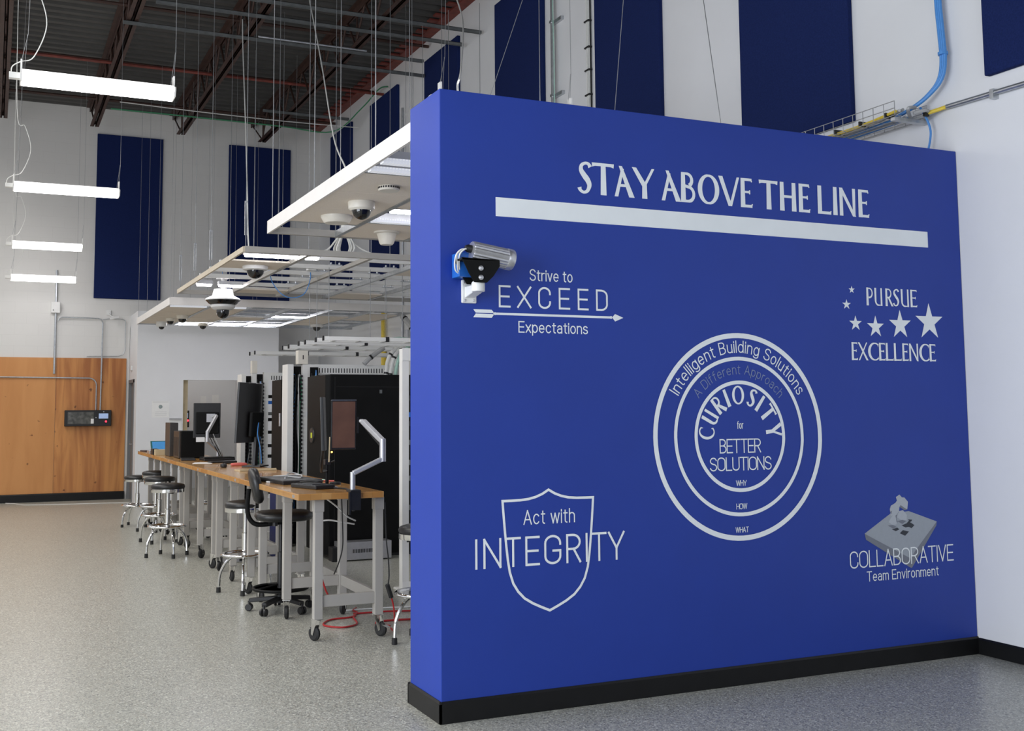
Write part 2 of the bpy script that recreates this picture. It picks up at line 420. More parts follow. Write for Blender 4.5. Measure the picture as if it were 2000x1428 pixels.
# red primed ledger with the closures that fill the deck flutes along the right wall
mb = MB().box(XR-0.16, XR-0.005, YB, YF-0.02, ZC-0.035, ZC-0.003)
y = YB + 0.03
while y < YF - 0.2:
    mb.box(XR-0.30, XR-0.16, y, y+0.11, ZC-0.028, ZC-0.004); y += 0.24
struct('trim_1', mb, MT['joist_red'])

# partition wall
struct('wall_partition', MB().box(0, XR-0.002, 0, PT, 0, PH), MT['blue_paint'], bevel=0.004)
def skirting(name, pts, h=0.105, t=0.012):
    mb = MB()
    for a, b, n in pts:
        a = Vector((a[0], a[1], 0)); b = Vector((b[0], b[1], 0)); n = Vector((n[0], n[1], 0))
        q = [a, b, b+n*t, a+n*t]; w = [a, b, b+n*(t*0.35), a+n*(t*0.35)]
        mb.add([(*p.xy, 0.001) for p in q] + [(*p.xy, h*0.9) for p in q] + [(*p.xy, h) for p in w],
               [(3,2,1,0), (0,1,5,4), (1,2,6,5), (2,3,7,6), (3,0,4,7), (4,5,9,8), (5,6,10,9), (6,7,11,10), (7,4,8,11), (8,9,10,11)])
    return struct(name, mb, MT['base_black'])
skirting('baseboard_partition', [((-0.012, 0), (XR-0.002, 0), (0, -1)), ((0, -0.012), (0, PT+0.012), (-1, 0)), ((-0.012, PT), (XR-0.002, PT), (0, 1))], 0.112)
skirting('baseboard_right', [((XR, YB), (XR, -0.013), (-1, 0)), ((XR, PT+0.013), (XR, YF), (-1, 0))], 0.105)
skirting('baseboard_far', [((XL, YF-0.055), (0.09, YF-0.055), (0, -1))], 0.14)

# the small white office built against the far wall
BX0, BX1, BY0, BH = 0.165, 2.71, 14.75, 3.30
OX0, OX1, OZ1 = 0.975, 2.105, 2.17
t = 0.12
mb = MB()
mb.box(BX0, OX0, BY0, BY0+t, 0, BH).box(OX1, BX1, BY0, BY0+t, 0, BH).box(OX0, OX1, BY0, BY0+t, OZ1, BH)
mb.box(BX0, BX0+t, BY0+t, 15.08, 0, BH).box(BX0, BX0+t, 15.08, 15.88, 2.19, BH).box(BX0, BX0+t, 15.88, YF+2.2, 0, BH)
mb.box(BX1-t, BX1, BY0+t, YF+2.2, 0, BH)
mb.box(BX0, BX1, YF+2.2, YF+2.32, 0, BH)
mb.box(BX0, BX1, BY0, YF+2.32, BH, BH+0.1)
struct('wall_office', mb, MT['white_wall'])
struct('trim_2', MB().box(OX0-0.002, OX0+0.10, BY0+t, BY0+t+0.34, 0.0, OZ1), MT['wood_edge'])
# grey door in the office side
dn = thing('door_1', 'grey door and frame in the left side of the white office beside the plywood', 'door', (BX0, 15.5, 0), kind='structure')
obj('door_leaf', MB().box(BX0+0.03, BX0+0.07, 15.14, 15.82, 0.01, 2.13), MT['door_grey'], dn, True)
obj('door_frame', MB().box(BX0-0.015, BX0+t, 15.08, 15.14, 0, 2.19).box(BX0-0.015, BX0+t, 15.82, 15.88, 0, 2.19).box(BX0-0.015, BX0+t, 15.08, 15.88, 2.13, 2.19), MT['door_grey'], dn, True)
obj('door_handle', MB().tube([(BX0+0.03, 15.27, 1.02), (BX0-0.03, 15.27, 1.02), (BX0-0.03, 15.38, 1.02)], 0.011, 8), MT['silver'], dn, True, smooth=True)

# roof joists: double angle chords with rod web
def joist(x, label):
    r = thing('roof_joist', label, 'roof joist', (x, 3.0, 6.72), group='brown steel joists under the roof deck', kind='structure')
    obj('top_chord', MB().box(x-0.09, x-0.012, YB, YF-0.01, ZC-0.012, ZC).box(x-0.03, x-0.012, YB, YF-0.01, ZC-0.09, ZC)
        .box(x+0.012, x+0.09, YB, YF-0.01, ZC-0.012, ZC).box(x+0.012, x+0.03, YB, YF-0.01, ZC-0.09, ZC), MT['joist'], r, True)
    zb = 6.74
    obj('bottom_chord', MB().box(x-0.075, x-0.012, YB, 15.05, zb, zb+0.012).box(x-0.024, x-0.012, YB, 15.05, zb, zb+0.07)
        .box(x+0.012, x+0.075, YB, 15.05, zb, zb+0.012).box(x+0.012, x+0.024, YB, 15.05, zb, zb+0.07), MT['joist'], r, True)
    mb = MB(); y = 15.0; k = 0
    mb.tube([(x, 15.86, ZC-0.06), (x, 15.0, zb+0.04)], 0.014, 6)
    while y > YB:
        mb.tube([(x, y, zb+0.04), (x, y-0.42, ZC-0.05)], 0.016, 6)
        mb.tube([(x, y-0.42, ZC-0.05), (x, y-0.84, zb+0.04)], 0.016, 6)
        mb.bar((x, y-0.06, zb+0.05), (x, y-0.06, ZC-0.04), 0.035, 0.02)
        y -= 0.84
    obj('web', mb, MT['joist'], r, True)
    return r
joist(-2.15, 'brown steel roof joist at the left edge of the photo')
joist(-0.63, 'brown steel roof joist directly above the row of hanging strip lights')
joist(0.89, 'brown steel roof joist ending above the gap between the two far navy panels')
joist(2.41, 'brown steel roof joist nearest the right wall')

# galvanised strut channels and bridging lines hung under the joists
def strut(name, label, x0, x1, y, z, m, w=0.042, h=0.042, cat='strut channel', group='channels and pipes slung across under the joists'):
    mb = MB()
    if name == 'strut_channel':
        mb.box(x0, x1, y-w/2, y-w/2+0.006, z, z+h).box(x0, x1, y+w/2-0.006, y+w/2, z, z+h).box(x0, x1, y-w/2, y+w/2, z+h-0.006, z+h)
    else:
        mb.tube([(x0, y, z), (x1, y, z)], h/2, 8)
    o = obj(name, mb, m); tag(o, label, cat, group); return o
def clamps(o_parent): pass
for (x0, y, z, w, x1) in ((-0.75, 9.20, 6.688, 'farther', 3.47), (-0.45, 8.30, 6.688, 'middle', 3.72), (0.6, 7.75, 6.688, 'nearer', 3.75)):
    strut('strut_channel', '%s of the three long grey channels slung under the roof joists' % w, x0, x1, y, z, MT['galv_dark'])
strut('strut_channel', 'dark channel stub reaching toward the right wall above the green cable', 1.9, 3.42, 12.7, 6.688, MT['galv_dark'])
strut('strut_channel', 'short grey channel under the joist nearest the right wall', 2.1, 3.74, 9.85, 6.688, MT['galv_dark'])
strut('conduit', 'bright conduit running across under the two right joists', 1.0, 2.55, 9.05, 6.70, MT['galv'], h=0.03, cat='conduit')
for (y, lab, m, z, hh) in ((7.32, 'brown bridging bar nearest the camera under the deck', 'joist', 7.16, 0.05), (9.8, 'brown bridging bar between the nearest and farthest bridging', 'joist', 7.16, 0.05), (12.4, 'dark bridging bar farther back under the deck', 'joist', 7.16, 0.05), (14.7, 'dark bridging bar closest to the far wall', 'joist', 7.16, 0.05)):
    strut('bridging_bar', lab, XL, XR-0.02, y, z, MT[m], h=hh, cat='bridging bar', group='bridging bars between the joists')
strut('sprinkler_pipe', 'red sprinkler pipe crossing under the dark roof deck', XL, XR-0.02, 11.9, 6.98, MT['joist_red'], h=0.05, cat='pipe')
o = obj('cable', MB().tube(smooth_path([(-0.5, 13.4, 6.66), (1.0, 13.4, 6.66), (2.4, 13.4, 6.65), (3.3, 13.3, 6.62), (3.62, 12.6, 6.9), (3.70, 11.9, 7.06), (3.72, 11.5, 7.0)]), 0.012, 6), MT['cable_green'], smooth=True)
tag(o, 'green cable strung under the roof deck and looping to the right wall', 'cable')
o = obj('cable', MB().tube(smooth_path([(-0.4, 13.0, 6.68), (1.0, 13.0, 6.65), (2.4, 13.0, 6.64), (3.7, 13.0, 6.66)]), 0.008, 6), MT['cable_white'], smooth=True)
tag(o, 'thin pale cable strung straight under the roof deck near the green one', 'cable')

# acoustic panels
def apanel(wall, a0, a1, z0, z1, label):
    t = 0.05
    mb = MB().box(XR-t, XR-0.001, a0, a1, z0, z1) if wall == 'r' else MB().box(a0, a1, YF-t, YF-0.001, z0, z1)
    o = obj('acoustic_panel', mb, MT['navy_felt'], bevel=0.008)
    tag(o, label, 'acoustic panel', 'navy acoustic panels on the white walls')
apanel('f', -0.506, 0.692, 3.71, 6.82, 'tall navy acoustic panel on the far wall, above the plywood')
apanel('f', 1.953, 3.185, 3.71, 6.84, 'tall navy acoustic panel on the far wall, right of the first, near the corner')
for (a0, a1, lab) in ((13.67, 15.0, 'navy acoustic panel on the right wall, first from the far corner'),
                      (11.15, 12.56, 'navy acoustic panel on the right wall, second from the far corner'),
                      (8.60, 9.91, 'navy acoustic panel on the right wall, third from the far corner, behind the strut ends'),
                      (5.99, 7.34, 'navy acoustic panel on the right wall, just left of the vertical conduit'),
                      (3.49, 4.75, 'navy acoustic panel on the right wall, just right of the strapped cable bundle'),
                      (0.92, 2.24, 'navy acoustic panel on the right wall, behind the wire basket tray'),
                      (-1.62, -0.30, 'navy acoustic panel at the top right, above the horizontal conduit')):
    apanel('r', a0, a1, 3.79, 6.95, lab)

# ------------------------------------------------------------------ vinyl lettering and emblems on the partition
VY = -0.0016
def ribbon(mb, pts, w, closed=False, w1=None, y=VY):
    P = [np.array(p, float) for p in pts]; n = len(P)
    if w1 is None: w1 = w
    if isinstance(w, (list, tuple)): ws = [float(np.interp(i/max(1, n-1), np.linspace(0, 1, len(w)), w)) for i in range(n)]
    else: ws = [w + (w1-w)*i/max(1, n-1) for i in range(n)]
    keep = [i for i in range(n) if i == 0 or np.linalg.norm(P[i]-P[i-1]) > 1e-6]
    P = [P[i] for i in keep]; ws = [ws[i] for i in keep]; n = len(P)
    L = []; R = []
    y = y - 0.00003*(len(mb.f) % 23)
    for i in range(n):
        a = P[i-1] if (i > 0 or closed) else None
        b = P[(i+1) % n] if (i < n-1 or closed) else None
        d0 = (P[i]-a) if a is not None else (b-P[i]); d1 = (b-P[i]) if b is not None else d0
        d0 = d0/(np.linalg.norm(d0)+1e-12); d1 = d1/(np.linalg.norm(d1)+1e-12)
        t = d0+d1; t = t/(np.linalg.norm(t)+1e-9)
        nn = np.array([-t[1], t[0]]); c = max(0.45, abs(nn @ np.array([-d0[1], d0[0]])))
        h = ws[i]/2/c
        L.append(P[i]+nn*h); R.append(P[i]-nn*h)
    vs = [(p[0], y-1.2e-5*i, p[1]) for i, p in enumerate(L)] + [(p[0], y-1.2e-5*i, p[1]) for i, p in enumerate(R)]
    m = n if closed else n-1
    mb.add(vs, [(i, (i+1) % n, n+(i+1) % n, n+i) for i in range(m)])
def ringf(mb, outer, inner, y=VY):
    y = y - 0.00003*(len(mb.f) % 23); n = len(outer)
    mb.add([(p[0], y, p[1]) for p in outer] + [(p[0], y, p[1]) for p in inner], [(i, i+1, n+i+1, n+i) for i in range(n-1)])
def polyf(mb, pts, y=VY):
    mb.add([(p[0], y, p[1]) for p in pts], [tuple(range(len(pts)))])

# glyphs: width, list of strokes (centre lines, cap height 1)
def bowl(x0, z0, z1, rx, n=12):   # right-hand bowl from the stem
    zc = (z0+z1)/2; rz = (z1-z0)/2
    return [(x0, z1)] + [(x0+(1-0.55)*rx, z1)] + arc(x0+rx*0.45, zc, rx*0.55, rz, 90, -90, n) + [(x0, z0)]
XH = 0.70
G = {
 'E': (.42, [[(.42,1),(0,1),(0,0),(.42,0)], [(0,.5),(.38,.5)]]),
 'X': (.52, [[(0,0),(.52,1)], [(0,1),(.52,0)]]),
 'C': (.50, [[(.5,.70)] + arc(.25,.74,.25,.26,5,180,12) + arc(.25,.26,.25,.26,180,355,12) + [(.5,.30)]]),
 'D': (.48, [[(.0,0),(0,1),(.2,1)] + arc(.2,.72,.28,.28,90,0,8) + arc(.2,.28,.28,.28,0,-90,8) + [(0,0)]]),
 'I': (.0, [[(0,0),(0,1)]]),
 'N': (.50, [[(0,0),(0,1)], [(0,1),(.5,0)], [(.5,0),(.5,1)]]),
 'T': (.50, [[(0,1),(.5,1)], [(.25,1),(.25,0)]]),
 'G': (.52, [[(.52,.70)] + arc(.26,.74,.26,.26,5,180,12) + arc(.26,.26,.26,.26,180,360,12) + [(.52,.46),(.28,.46)]]),
 'R': (.48, [[(0,0)] + [(0,1),(.22,1)] + arc(.22,.74,.25,.26,90,-90,12) + [(0,.48)], [(.24,.48),(.48,0)]]),
 'Y': (.54, [[(0,1),(.27,.42)], [(.54,1),(.27,.42)], [(.27,.44),(.27,0)]]),
 'B': (.46, [[(0,0),(0,1),(.2,1)] + arc(.2,.76,.22,.24,90,-90,10) + [(0,.52)], [(0,.52),(.22,.52)] + arc(.22,.26,.24,.26,90,-90,10) + [(0,0)]]),
 'S': (.46, [arc(.23,.75,.22,.25,15,180,10) + arc(.23,.75,.22,.22,180,255,5) + [(.23,.5)] + arc(.23,.25,.23,.25,75,0,5) + arc(.23,.25,.23,.25,0,-165,10)]),
 'O': (.54, [arc(.27,.72,.27,.28,0,180,14) + arc(.27,.28,.27,.28,180,360,14) + [(.54,.72)]]),
 'L': (.40, [[(0,1),(0,0),(.40,0)]]),
 'U': (.48, [[(0,1),(0,.26)] + arc(.24,.26,.24,.26,180,360,12) + [(.48,1)]]),
 'W': (.76, [[(0,1),(.19,0)], [(.19,0),(.38,1)], [(.38,1),(.57,0)], [(.57,0),(.76,1)]]),
 'H': (.48, [[(0,0),(0,1)], [(.48,0),(.48,1)], [(0,.52),(.48,.52)]]),
 'A': (.52, [[(0,0),(.26,1)], [(.26,1),(.52,0)], [(.09,.33),(.43,.33)]]),
 'V': (.50, [[(0,1),(.25,0)], [(.25,0),(.50,1)]]),
 'P': (.46, [[(0,0)] + [(0,1),(.22,1)] + arc(.22,.73,.24,.27,90,-90,12) + [(0,.46)]]),
 'a': (.38, [[(.04,XH-.12)] + arc(.19,XH-.2,.17,.2,150,0,8) + [(.36,.0)], [(.36,.40),(.2,.40)] + arc(.18,.2,.18,.2,90,270,10) + [(.26,.02),(.36,.14)]]),
 'c': (.38, [arc(.2,XH/2,.2,XH/2,40,320,16)]),
 'd': (.40, [[(.40,0),(.40,1.0)], arc(.2,XH/2,.2,XH/2,0,360,18)]),
 'e': (.40, [[(0,XH/2+.01),(.40,XH/2+.01)] + arc(.2,XH/2,.2,XH/2,0,310,16)]),
 'f': (.26, [[(.10,0),(.10,.84)] + arc(.24,.84,.14,.16,180,90,6), [(0,XH),(.25,XH)]]),
 'g': (.40, [arc(.2,XH/2,.2,XH/2,0,360,18), [(.40,XH),(.40,-.06)] + arc(.2,-.06,.2,.19,0,-155,10)]),
 'h': (.36, [[(0,0),(0,1)], [(0,XH-.22)] + arc(.18,XH-.2,.18,.2,180,0,10) + [(.36,0)]]),
 'i': (.0, [[(0,0),(0,XH)], [(0,.86),(0,.95)]]),
 'l': (.0, [[(0,0),(0,1)]]),
 'm': (.60, [[(0,0),(0,XH)], [(0,XH-.2)] + arc(.15,XH-.17,.15,.17,180,0,8) + [(.30,0)], [(.30,XH-.2)] + arc(.45,XH-.17,.15,.17,180,0,8) + [(.60,0)]]),
 'n': (.36, [[(0,0),(0,XH)], [(0,XH-.22)] + arc(.18,XH-.2,.18,.2,180,0,10) + [(.36,0)]]),
 'o': (.40, [arc(.2,XH/2,.2,XH/2,0,360,20)]),
 'p': (.40, [[(0,-.26),(0,XH)], arc(.2,XH/2,.2,XH/2,0,360,18)]),
 'r': (.22, [[(0,0),(0,XH)], [(0,XH-.24)] + arc(.2,XH-.22,.2,.22,180,85,6)]),
 's': (.34, [arc(.17,XH*.75,.16,XH*.25,25,180,8) + arc(.17,XH*.75,.16,XH*.22,180,250,4) + arc(.17,XH*.26,.17,XH*.24,70,0,4) + arc(.17,XH*.26,.17,XH*.26,0,-160,8)]),
 't': (.24, [[(.10,.90),(.10,.14)] + arc(.22,.14,.12,.14,180,270,5), [(0,XH),(.24,XH)]]),
 'u': (.36, [[(0,XH),(0,.2)] + arc(.18,.2,.18,.2,180,360,10), [(.36,XH),(.36,0)]]),
 'v': (.36, [[(0,XH),(.18,0)], [(.18,0),(.36,XH)]]),
 'w': (.58, [[(0,XH),(.145,0)], [(.145,0),(.29,XH)], [(.29,XH),(.435,0)], [(.435,0),(.58,XH)]]),
 'x': (.36, [[(0,0),(.36,XH)], [(0,XH),(.36,0)]]),
 ' ': (.12, []),
}
SCURVE = [tuple(p) for p in smooth_path([(.44,.84,0),(.38,.93,0),(.27,.955,0),(.13,.88,0),(.11,.73,0),(.22,.57,0),(.34,.43,0),(.40,.27,0),(.33,.10,0),(.20,.045,0),(.08,.10,0),(.04,.19,0)], 5)]
# display face: strokes may be (points, start width, end width) in units of cap height
D = {
 'S': (.50, [(SCURVE, [.15, .10, .09, .12, .17, .19, .17, .12, .09, .10, .15], None)]),
 'T': (.74, [([(0,.94),(.10,.95),(.64,.95),(.74,.94)], [.15,.10,.10,.15], None), ([(.38,.95),(.38,.0)], .17, .21)]),
 'A': (.66, [([(.055,-.06),(.275,.92)], .14, .10), ([(.20,1.04),(.575,-.06)], .13, .22), ([(.18,.37),(.42,.37)], .09, .09)]),
 'Y': (.66, [([(.045,1.07),(.36,.42)], .19, .17), ([(.63,1.06),(.36,.42)], .12, .10), ([(.36,.50),(.36,0)], .17, .20)]),
 'B': (.56, [([(.09,0),(.09,1)], .20, .15), ([(.09,.96),(.22,.96)] + arc(.22,.75,.20,.21,90,-60,10), .08, .14), ([(.16,.55),(.28,.52)] + arc(.25,.28,.24,.25,70,-90,10) + [(.09,.035)], .10, .12)]),
 'O': (.80, [(arc(.40,.5,.40,.51,0,360,40), arc(.40,.5,.235,.425,0,360,40), 'ring')]),
 'V': (.74, [([(.06,1.06),(.395,-.05)], .18, .16), ([(.69,1.06),(.405,-.05)], .11, .12)]),
 'E': (.48, [([(.09,0),(.09,1)], .19, .16), ([(.09,.955),(.46,.955)], .09, .09), ([(.44,.93),(.46,.88)], .06, .04), ([(.09,.53),(.36,.53)], .07, .08), ([(.37,.60),(.37,.46)], .05, .05), ([(.09,.05),(.47,.05)], .09, .10), ([(.44,.07),(.48,.13)], .07, .03)]),
 'H': (.66, [([(.10,0),(.10,1)], .20, .16), ([(.56,0),(.56,1)], .20, .16), ([(.10,.50),(.56,.50)], .09, .09)]),
 'L': (.54, [([(.09,0),(.09,1)], .19, .17), ([(.09,.05),(.53,.05)], .10, .10), ([(.50,.07),(.53,.13)], .07, .03)]),
 'I': (.20, [([(.10,0),(.10,1)], .20, .16)]),
 'N': (.66, [([(.08,0),(.08,1)], .16, .14), ([(.07,1.05),(.60,-.05)], .17, .17), ([(.59,0),(.59,1)], .11, .14)]),
 'P': (.52, [([(.09,0),(.09,1)], .20, .16), ([(.09,.955),(.24,.955)] + arc(.24,.70,.21,.255,90,-90,12) + [(.18,.445)], .08, .12)]),
 'U': (.60, [([(.09,1),(.09,.28)], .17, .15), (arc(.31,.28,.22,.25,180,285,10), .14, .09), ([(.50,1),(.50,0)], .13, .15), ([(.34,.03),(.50,.05)], .06, .06)]),
 'R': (.58, [([(.09,0),(.09,1)], .19, .16), ([(.09,.955),(.24,.955)] + arc(.24,.72,.20,.235,90,-80,12) + [(.17,.49)], .08, .11), ([(.24,.50),(.53,-.06)], .13, .20)]),
 'X': (.62, [([(.05,1.06),(.55,-.06)], .17, .20), ([(.53,1.06),(.06,-.06)], .11, .13)]),
 'C': (.62, [(arc(.40,.5,.40,.51,48,312,30), arc(.42,.5,.27,.43,52,308,30), 'ring'), ([(.615,.90),(.60,.76)], .05, .03), ([(.615,.10),(.60,.22)], .05, .03)]),
}
def light_line(mb, text, x0, x1, z0, z1, w, gap=0.17, xf=None):
    # lays text so that its ink runs from x0 to x1; z0 baseline, z1 cap top
    tot = 0; pos = []
    for ch in text:
        pos.append(tot); tot += G[ch][0] + gap
    tot -= gap
    sx = (x1-x0-w)/tot; sz = (z1-z0-w)
    for ch, p in zip(text, pos):
        for st in G[ch][1]:
            pts = [(x0+w/2+(p+q[0])*sx, z0+w/2+q[1]*sz) for q in st]
            ribbon_ext(mb, pts, w)
def ribbon_ext(mb, pts, w, y=VY):
    # extend the free ends by half a stroke so corners and terminals are square
    P = [np.array(p, float) for p in pts]
    if np.linalg.norm(P[0]-P[-1]) > 1e-6:
        d = P[0]-P[1]; P[0] = P[0] + d/(np.linalg.norm(d)+1e-9)*w*0.5
        d = P[-1]-P[-2]; P[-1] = P[-1] + d/(np.linalg.norm(d)+1e-9)*w*0.5
        ribbon(mb, P, w, y=y)
    else:
        ribbon(mb, P[:-1], w, closed=True, y=y)
def light_box(mb, ch, x0, x1, z0, z1, w):
    gw, sts = G[ch]
    if gw == 0: sx = 0; x0 = (x0+x1)/2 - w/2
    else: sx = (x1-x0-w)/gw
    for st in sts:
        ribbon_ext(mb, [(x0+w/2+q[0]*sx, z0+w/2+q[1]*(z1-z0-w)) for q in st], w)
def disp_box(mb, ch, x0, x1, z0, z1, k=1.0):
    gw, sts = D[ch]; h = z1-z0; sx = (x1-x0)/gw; first = len(mb.v)
    for pts, a, b in sts:
        q_ = [(x0+q[0]*sx, z0+q[1]*h) for q in pts]
        if b is None: ribbon(mb, q_, [v*h*k for v in a])
        elif b == 'ring': ringf(mb, q_, [(x0+q[0]*sx, z0+q[1]*h) for q in a])
        else: ribbon(mb, q_, a*h*k, w1=b*h*k)
    mb.v[first:] = [(p[0], p[1], min(max(p[2], z0), z1)) for p in mb.v[first:]]
def arc_text(mb, text, cx, cz, r, h, a0, a1, w, disp=False, gap=0.17):
    # letters on a circle, first letter centred near angle a0, last near a1 (degrees)
    T = D if disp else G
    ws = [T[c][0] for c in text]; adv = []; tot = 0
    for q in ws: adv.append(tot + q/2); tot += q + gap
    tot -= gap
    lo, hi = adv[0], adv[-1]
    sx = math.radians(a0-a1)*r/(hi-lo)
    for ch, m in zip(text, adv):
        a = math.radians(a0) - (m-lo)*sx/r
        er = np.array([math.cos(a), math.sin(a)]); et = np.array([math.sin(a), -math.cos(a)])
        O = np.array([cx, cz]) + er*r
        for st in T[ch][1]:
            if disp: pts, wa, wb = st
            else: pts = st
            if disp and wb == 'ring':
                tr = lambda pp: [O + et*(p[0]-T[ch][0]/2)*h + er*p[1]*h for p in pp]
                ringf(mb, tr(pts), tr(wa)); continue
            sxx = sx if not disp else h*1.0
            q = [O + et*(p[0]-T[ch][0]/2)*sxx + er*p[1]*h for p in pts]
            if disp and wb is None: ribbon(mb, q, [v*h*1.1 for v in wa])
            elif disp: ribbon(mb, q, wa*h*1.1, w1=wb*h*1.1)
            else: ribbon_ext(mb, q, w)

# slogan over the line
t = thing('wall_slogan', 'white slogan STAY ABOVE THE LINE over a long white bar on the blue wall', 'wall lettering', (1.92, 0, 2.67))
mb = MB()
for ch, a, b in (('S',.851,.942),('T',.943,1.088),('A',1.092,1.225),('Y',1.215,1.363),('A',1.414,1.549),('B',1.55,1.656),('O',1.672,1.829),('V',1.826,1.98),('E',1.987,2.076),('T',2.128,2.271),('H',2.284,2.417),('E',2.435,2.524),('L',2.584,2.696),('I',2.71,2.747),('N',2.762,2.899),('E',2.921,3.01)):
    z1 = 3.029 if a < 1 else 3.024
    disp_box(mb, ch, a, b, 2.842, z1)
obj('lettering', mb, MT['vinyl'], t, True)
obj('line_bar', MB().box(0.331, 3.512, VY, -0.0002, 2.675, 2.781), MT['vinyl'], t, True)

# Strive to EXCEED Expectations
t = thing('wall_emblem', 'white Strive to EXCEED Expectations lettering with an arrow, beside the wall camera', 'wall lettering', (0.66, 0, 2.02))
mb = MB(); light_line(mb, 'Strive to', .535, .806, 2.326, 2.392, .0066); obj('lettering', mb, MT['vinyl'], t, True)
mb = MB()
for ch, a, b in (('E',.345,.417),('X',.456,.545),('C',.587,.666),('E',.716,.788),('E',.837,.907),('D',.956,1.033)): light_box(mb, ch, a, b, 2.172, 2.294, .0108)
obj('lettering', mb, MT['vinyl'], t, True)
mb = MB(); light_line(mb, 'Expectations', .463, .90, 2.036, 2.100, .0066); obj('lettering', mb, MT['vinyl'], t, True)
mb = MB()
mb.box(.312, 1.060, VY, -0.0002, 2.130, 2.1425)
polyf(mb, [(.192,2.157),(.302,2.157),(.318,2.1385),(.207,2.1385)]); polyf(mb, [(.207,2.1335),(.318,2.1335),(.302,2.113),(.192,2.113)])
mb.box(.318, .326, VY-.0004, -0.0002, 2.1285, 2.1440); mb.box(1.050, 1.058, VY-.0004, -0.0002, 2.1285, 2.1440)
polyf(mb, [(1.060,2.1363),(1.080,2.157),(1.135,2.1363),(1.080,2.114)])
obj('arrow', mb, MT['vinyl'], t, True)

# Act with INTEGRITY shield
t = thing('wall_emblem', 'white Act with INTEGRITY lettering across a shield outline, low on the blue wall', 'wall lettering', (0.64, 0, 0.5))
mb = MB(); light_line(mb, 'Act with', .482, .80, .992, 1.071, .0068); obj('lettering', mb, MT['vinyl'], t, True)
mb = MB()
for ch, a, b in zip('INTEGRITY', (.195,.243,.372,.492,.607,.743,.865,.903,1.009), (.209,.349,.466,.580,.712,.836,.879,1.0,1.118)): light_box(mb, ch, a, b, .772, .930, .0125)
obj('lettering', mb, MT['vinyl'], t, True)
half = [(.6375,1.176),(.600,1.155),(.560,1.140),(.515,1.130),(.465,1.1255),(.410,1.1245),(.358,1.1245),(.361,1.08),(.366,1.02),(.372,.95),(.379,.88),(.387,.81),(.398,.745),(.418,.685),(.447,.640),(.485,.602),(.535,.572),(.585,.549),(.6375,.527)]
pts = half + [(2*.6375-p[0], p[1]) for p in half[-2:0:-1]]
mb = MB(); ribbon(mb, pts, .0135, closed=True)
obj('shield_outline', mb, MT['vinyl'], t, True)

# concentric circles
t = thing('wall_emblem', 'white emblem of three concentric rings reading CURIOSITY for BETTER SOLUTIONS', 'wall lettering', (1.94, 0, 0.84))
CX, CZ = 1.939, 1.449
for r0, r1 in ((.588, .618), (.453, .475), (.310, .332)):
    mb = MB(); ribbon(mb, [(CX+(r0+r1)/2*math.cos(2*PI*i/96), CZ+(r0+r1)/2*math.sin(2*PI*i/96)) for i in range(96)], r1-r0, closed=True)
    obj('ring', mb, MT['vinyl'], t, True)
mb = MB(); arc_text(mb, 'Intelligent Building Solutions', CX, CZ, .502, .068, 151, 31, .0068); obj('lettering', mb, MT['vinyl'], t, True)
mb = MB(); arc_text(mb, 'A Different Approach', CX, CZ, .372, .054, 139.5, 40, .0046); obj('lettering', mb, MT['vinyl_grey'], t, True, label='grey lettering')
mb = MB(); arc_text(mb, 'CURIOSITY', CX, CZ, .190, .110, 176, 7, .01, disp=True, gap=.17); obj('lettering', mb, MT['vinyl'], t, True)
for tx, a, b, z0, z1, w, g in (('for', 1.914, 1.961, 1.492, 1.538, .0045, .17), ('BETTER', 1.784, 2.087, 1.348, 1.433, .0072, .10), ('SOLUTIONS', 1.711, 2.162, 1.244, 1.325, .0072, .10), ('WHY', 1.896, 1.974, 1.154, 1.187, .0038, .1), ('HOW', 1.894, 1.973, 1.016, 1.050, .0038, .1), ('WHAT', 1.884, 1.980, .879, .912, .0038, .1)):
    mb = MB(); light_line(mb, tx, a, b, z0, z1, w, gap=g); obj('lettering', mb, MT['vinyl'], t, True)

# PURSUE EXCELLENCE with stars
t = thing('wall_emblem', 'white PURSUE EXCELLENCE lettering with six growing stars, upper right of blue wall', 'wall lettering', (3.2, 0, 1.91))
mb = MB()
for ch, a, b in zip('PURSUE', (2.959,3.025,3.119,3.184,3.250,3.333), (3.017,3.098,3.184,3.240,3.327,3.394)): disp_box(mb, ch, a, b, 2.270, 2.386, .82)
obj('lettering', mb, MT['vinyl'], t, True)
mb = MB()
for ch, a, b in zip('EXCELLENCE', (2.820,2.874,2.957,3.047,3.104,3.173,3.246,3.304,3.394,3.483), (2.871,2.960,3.043,3.102,3.171,3.240,3.300,3.387,3.479,3.540)): disp_box(mb, ch, a, b, 1.915, 2.030, .82)
obj('lettering', mb, MT['vinyl'], t, True)
for cx, top, bot, hw in ((2.8395,2.392,2.345,.0255), (2.793,2.304,2.242,.0355), (2.862,2.202,2.109,.0515), (3.028,2.206,2.072,.0705), (3.238,2.250,2.071,.0935), (3.494,2.302,2.073,.1195)):
    R_ = hw/math.sin(math.radians(72)); zs = (top-bot)/(R_*(1+math.cos(math.radians(36)))); cz = top - R_*zs
    pts = []
    for i in range(10):
        a = math.radians(90 - 36*i); r = R_ if i % 2 == 0 else R_*0.382
        pts.append((cx+r*math.cos(a), cz+r*math.sin(a)*zs))
    mb = MB(); mb.add([(cx, VY, cz)] + [(p[0], VY, p[1]) for p in pts], [(0, i+1, (i+1) % 10+1) for i in range(10)])
    obj('star', mb, MT['vinyl'], t, True)

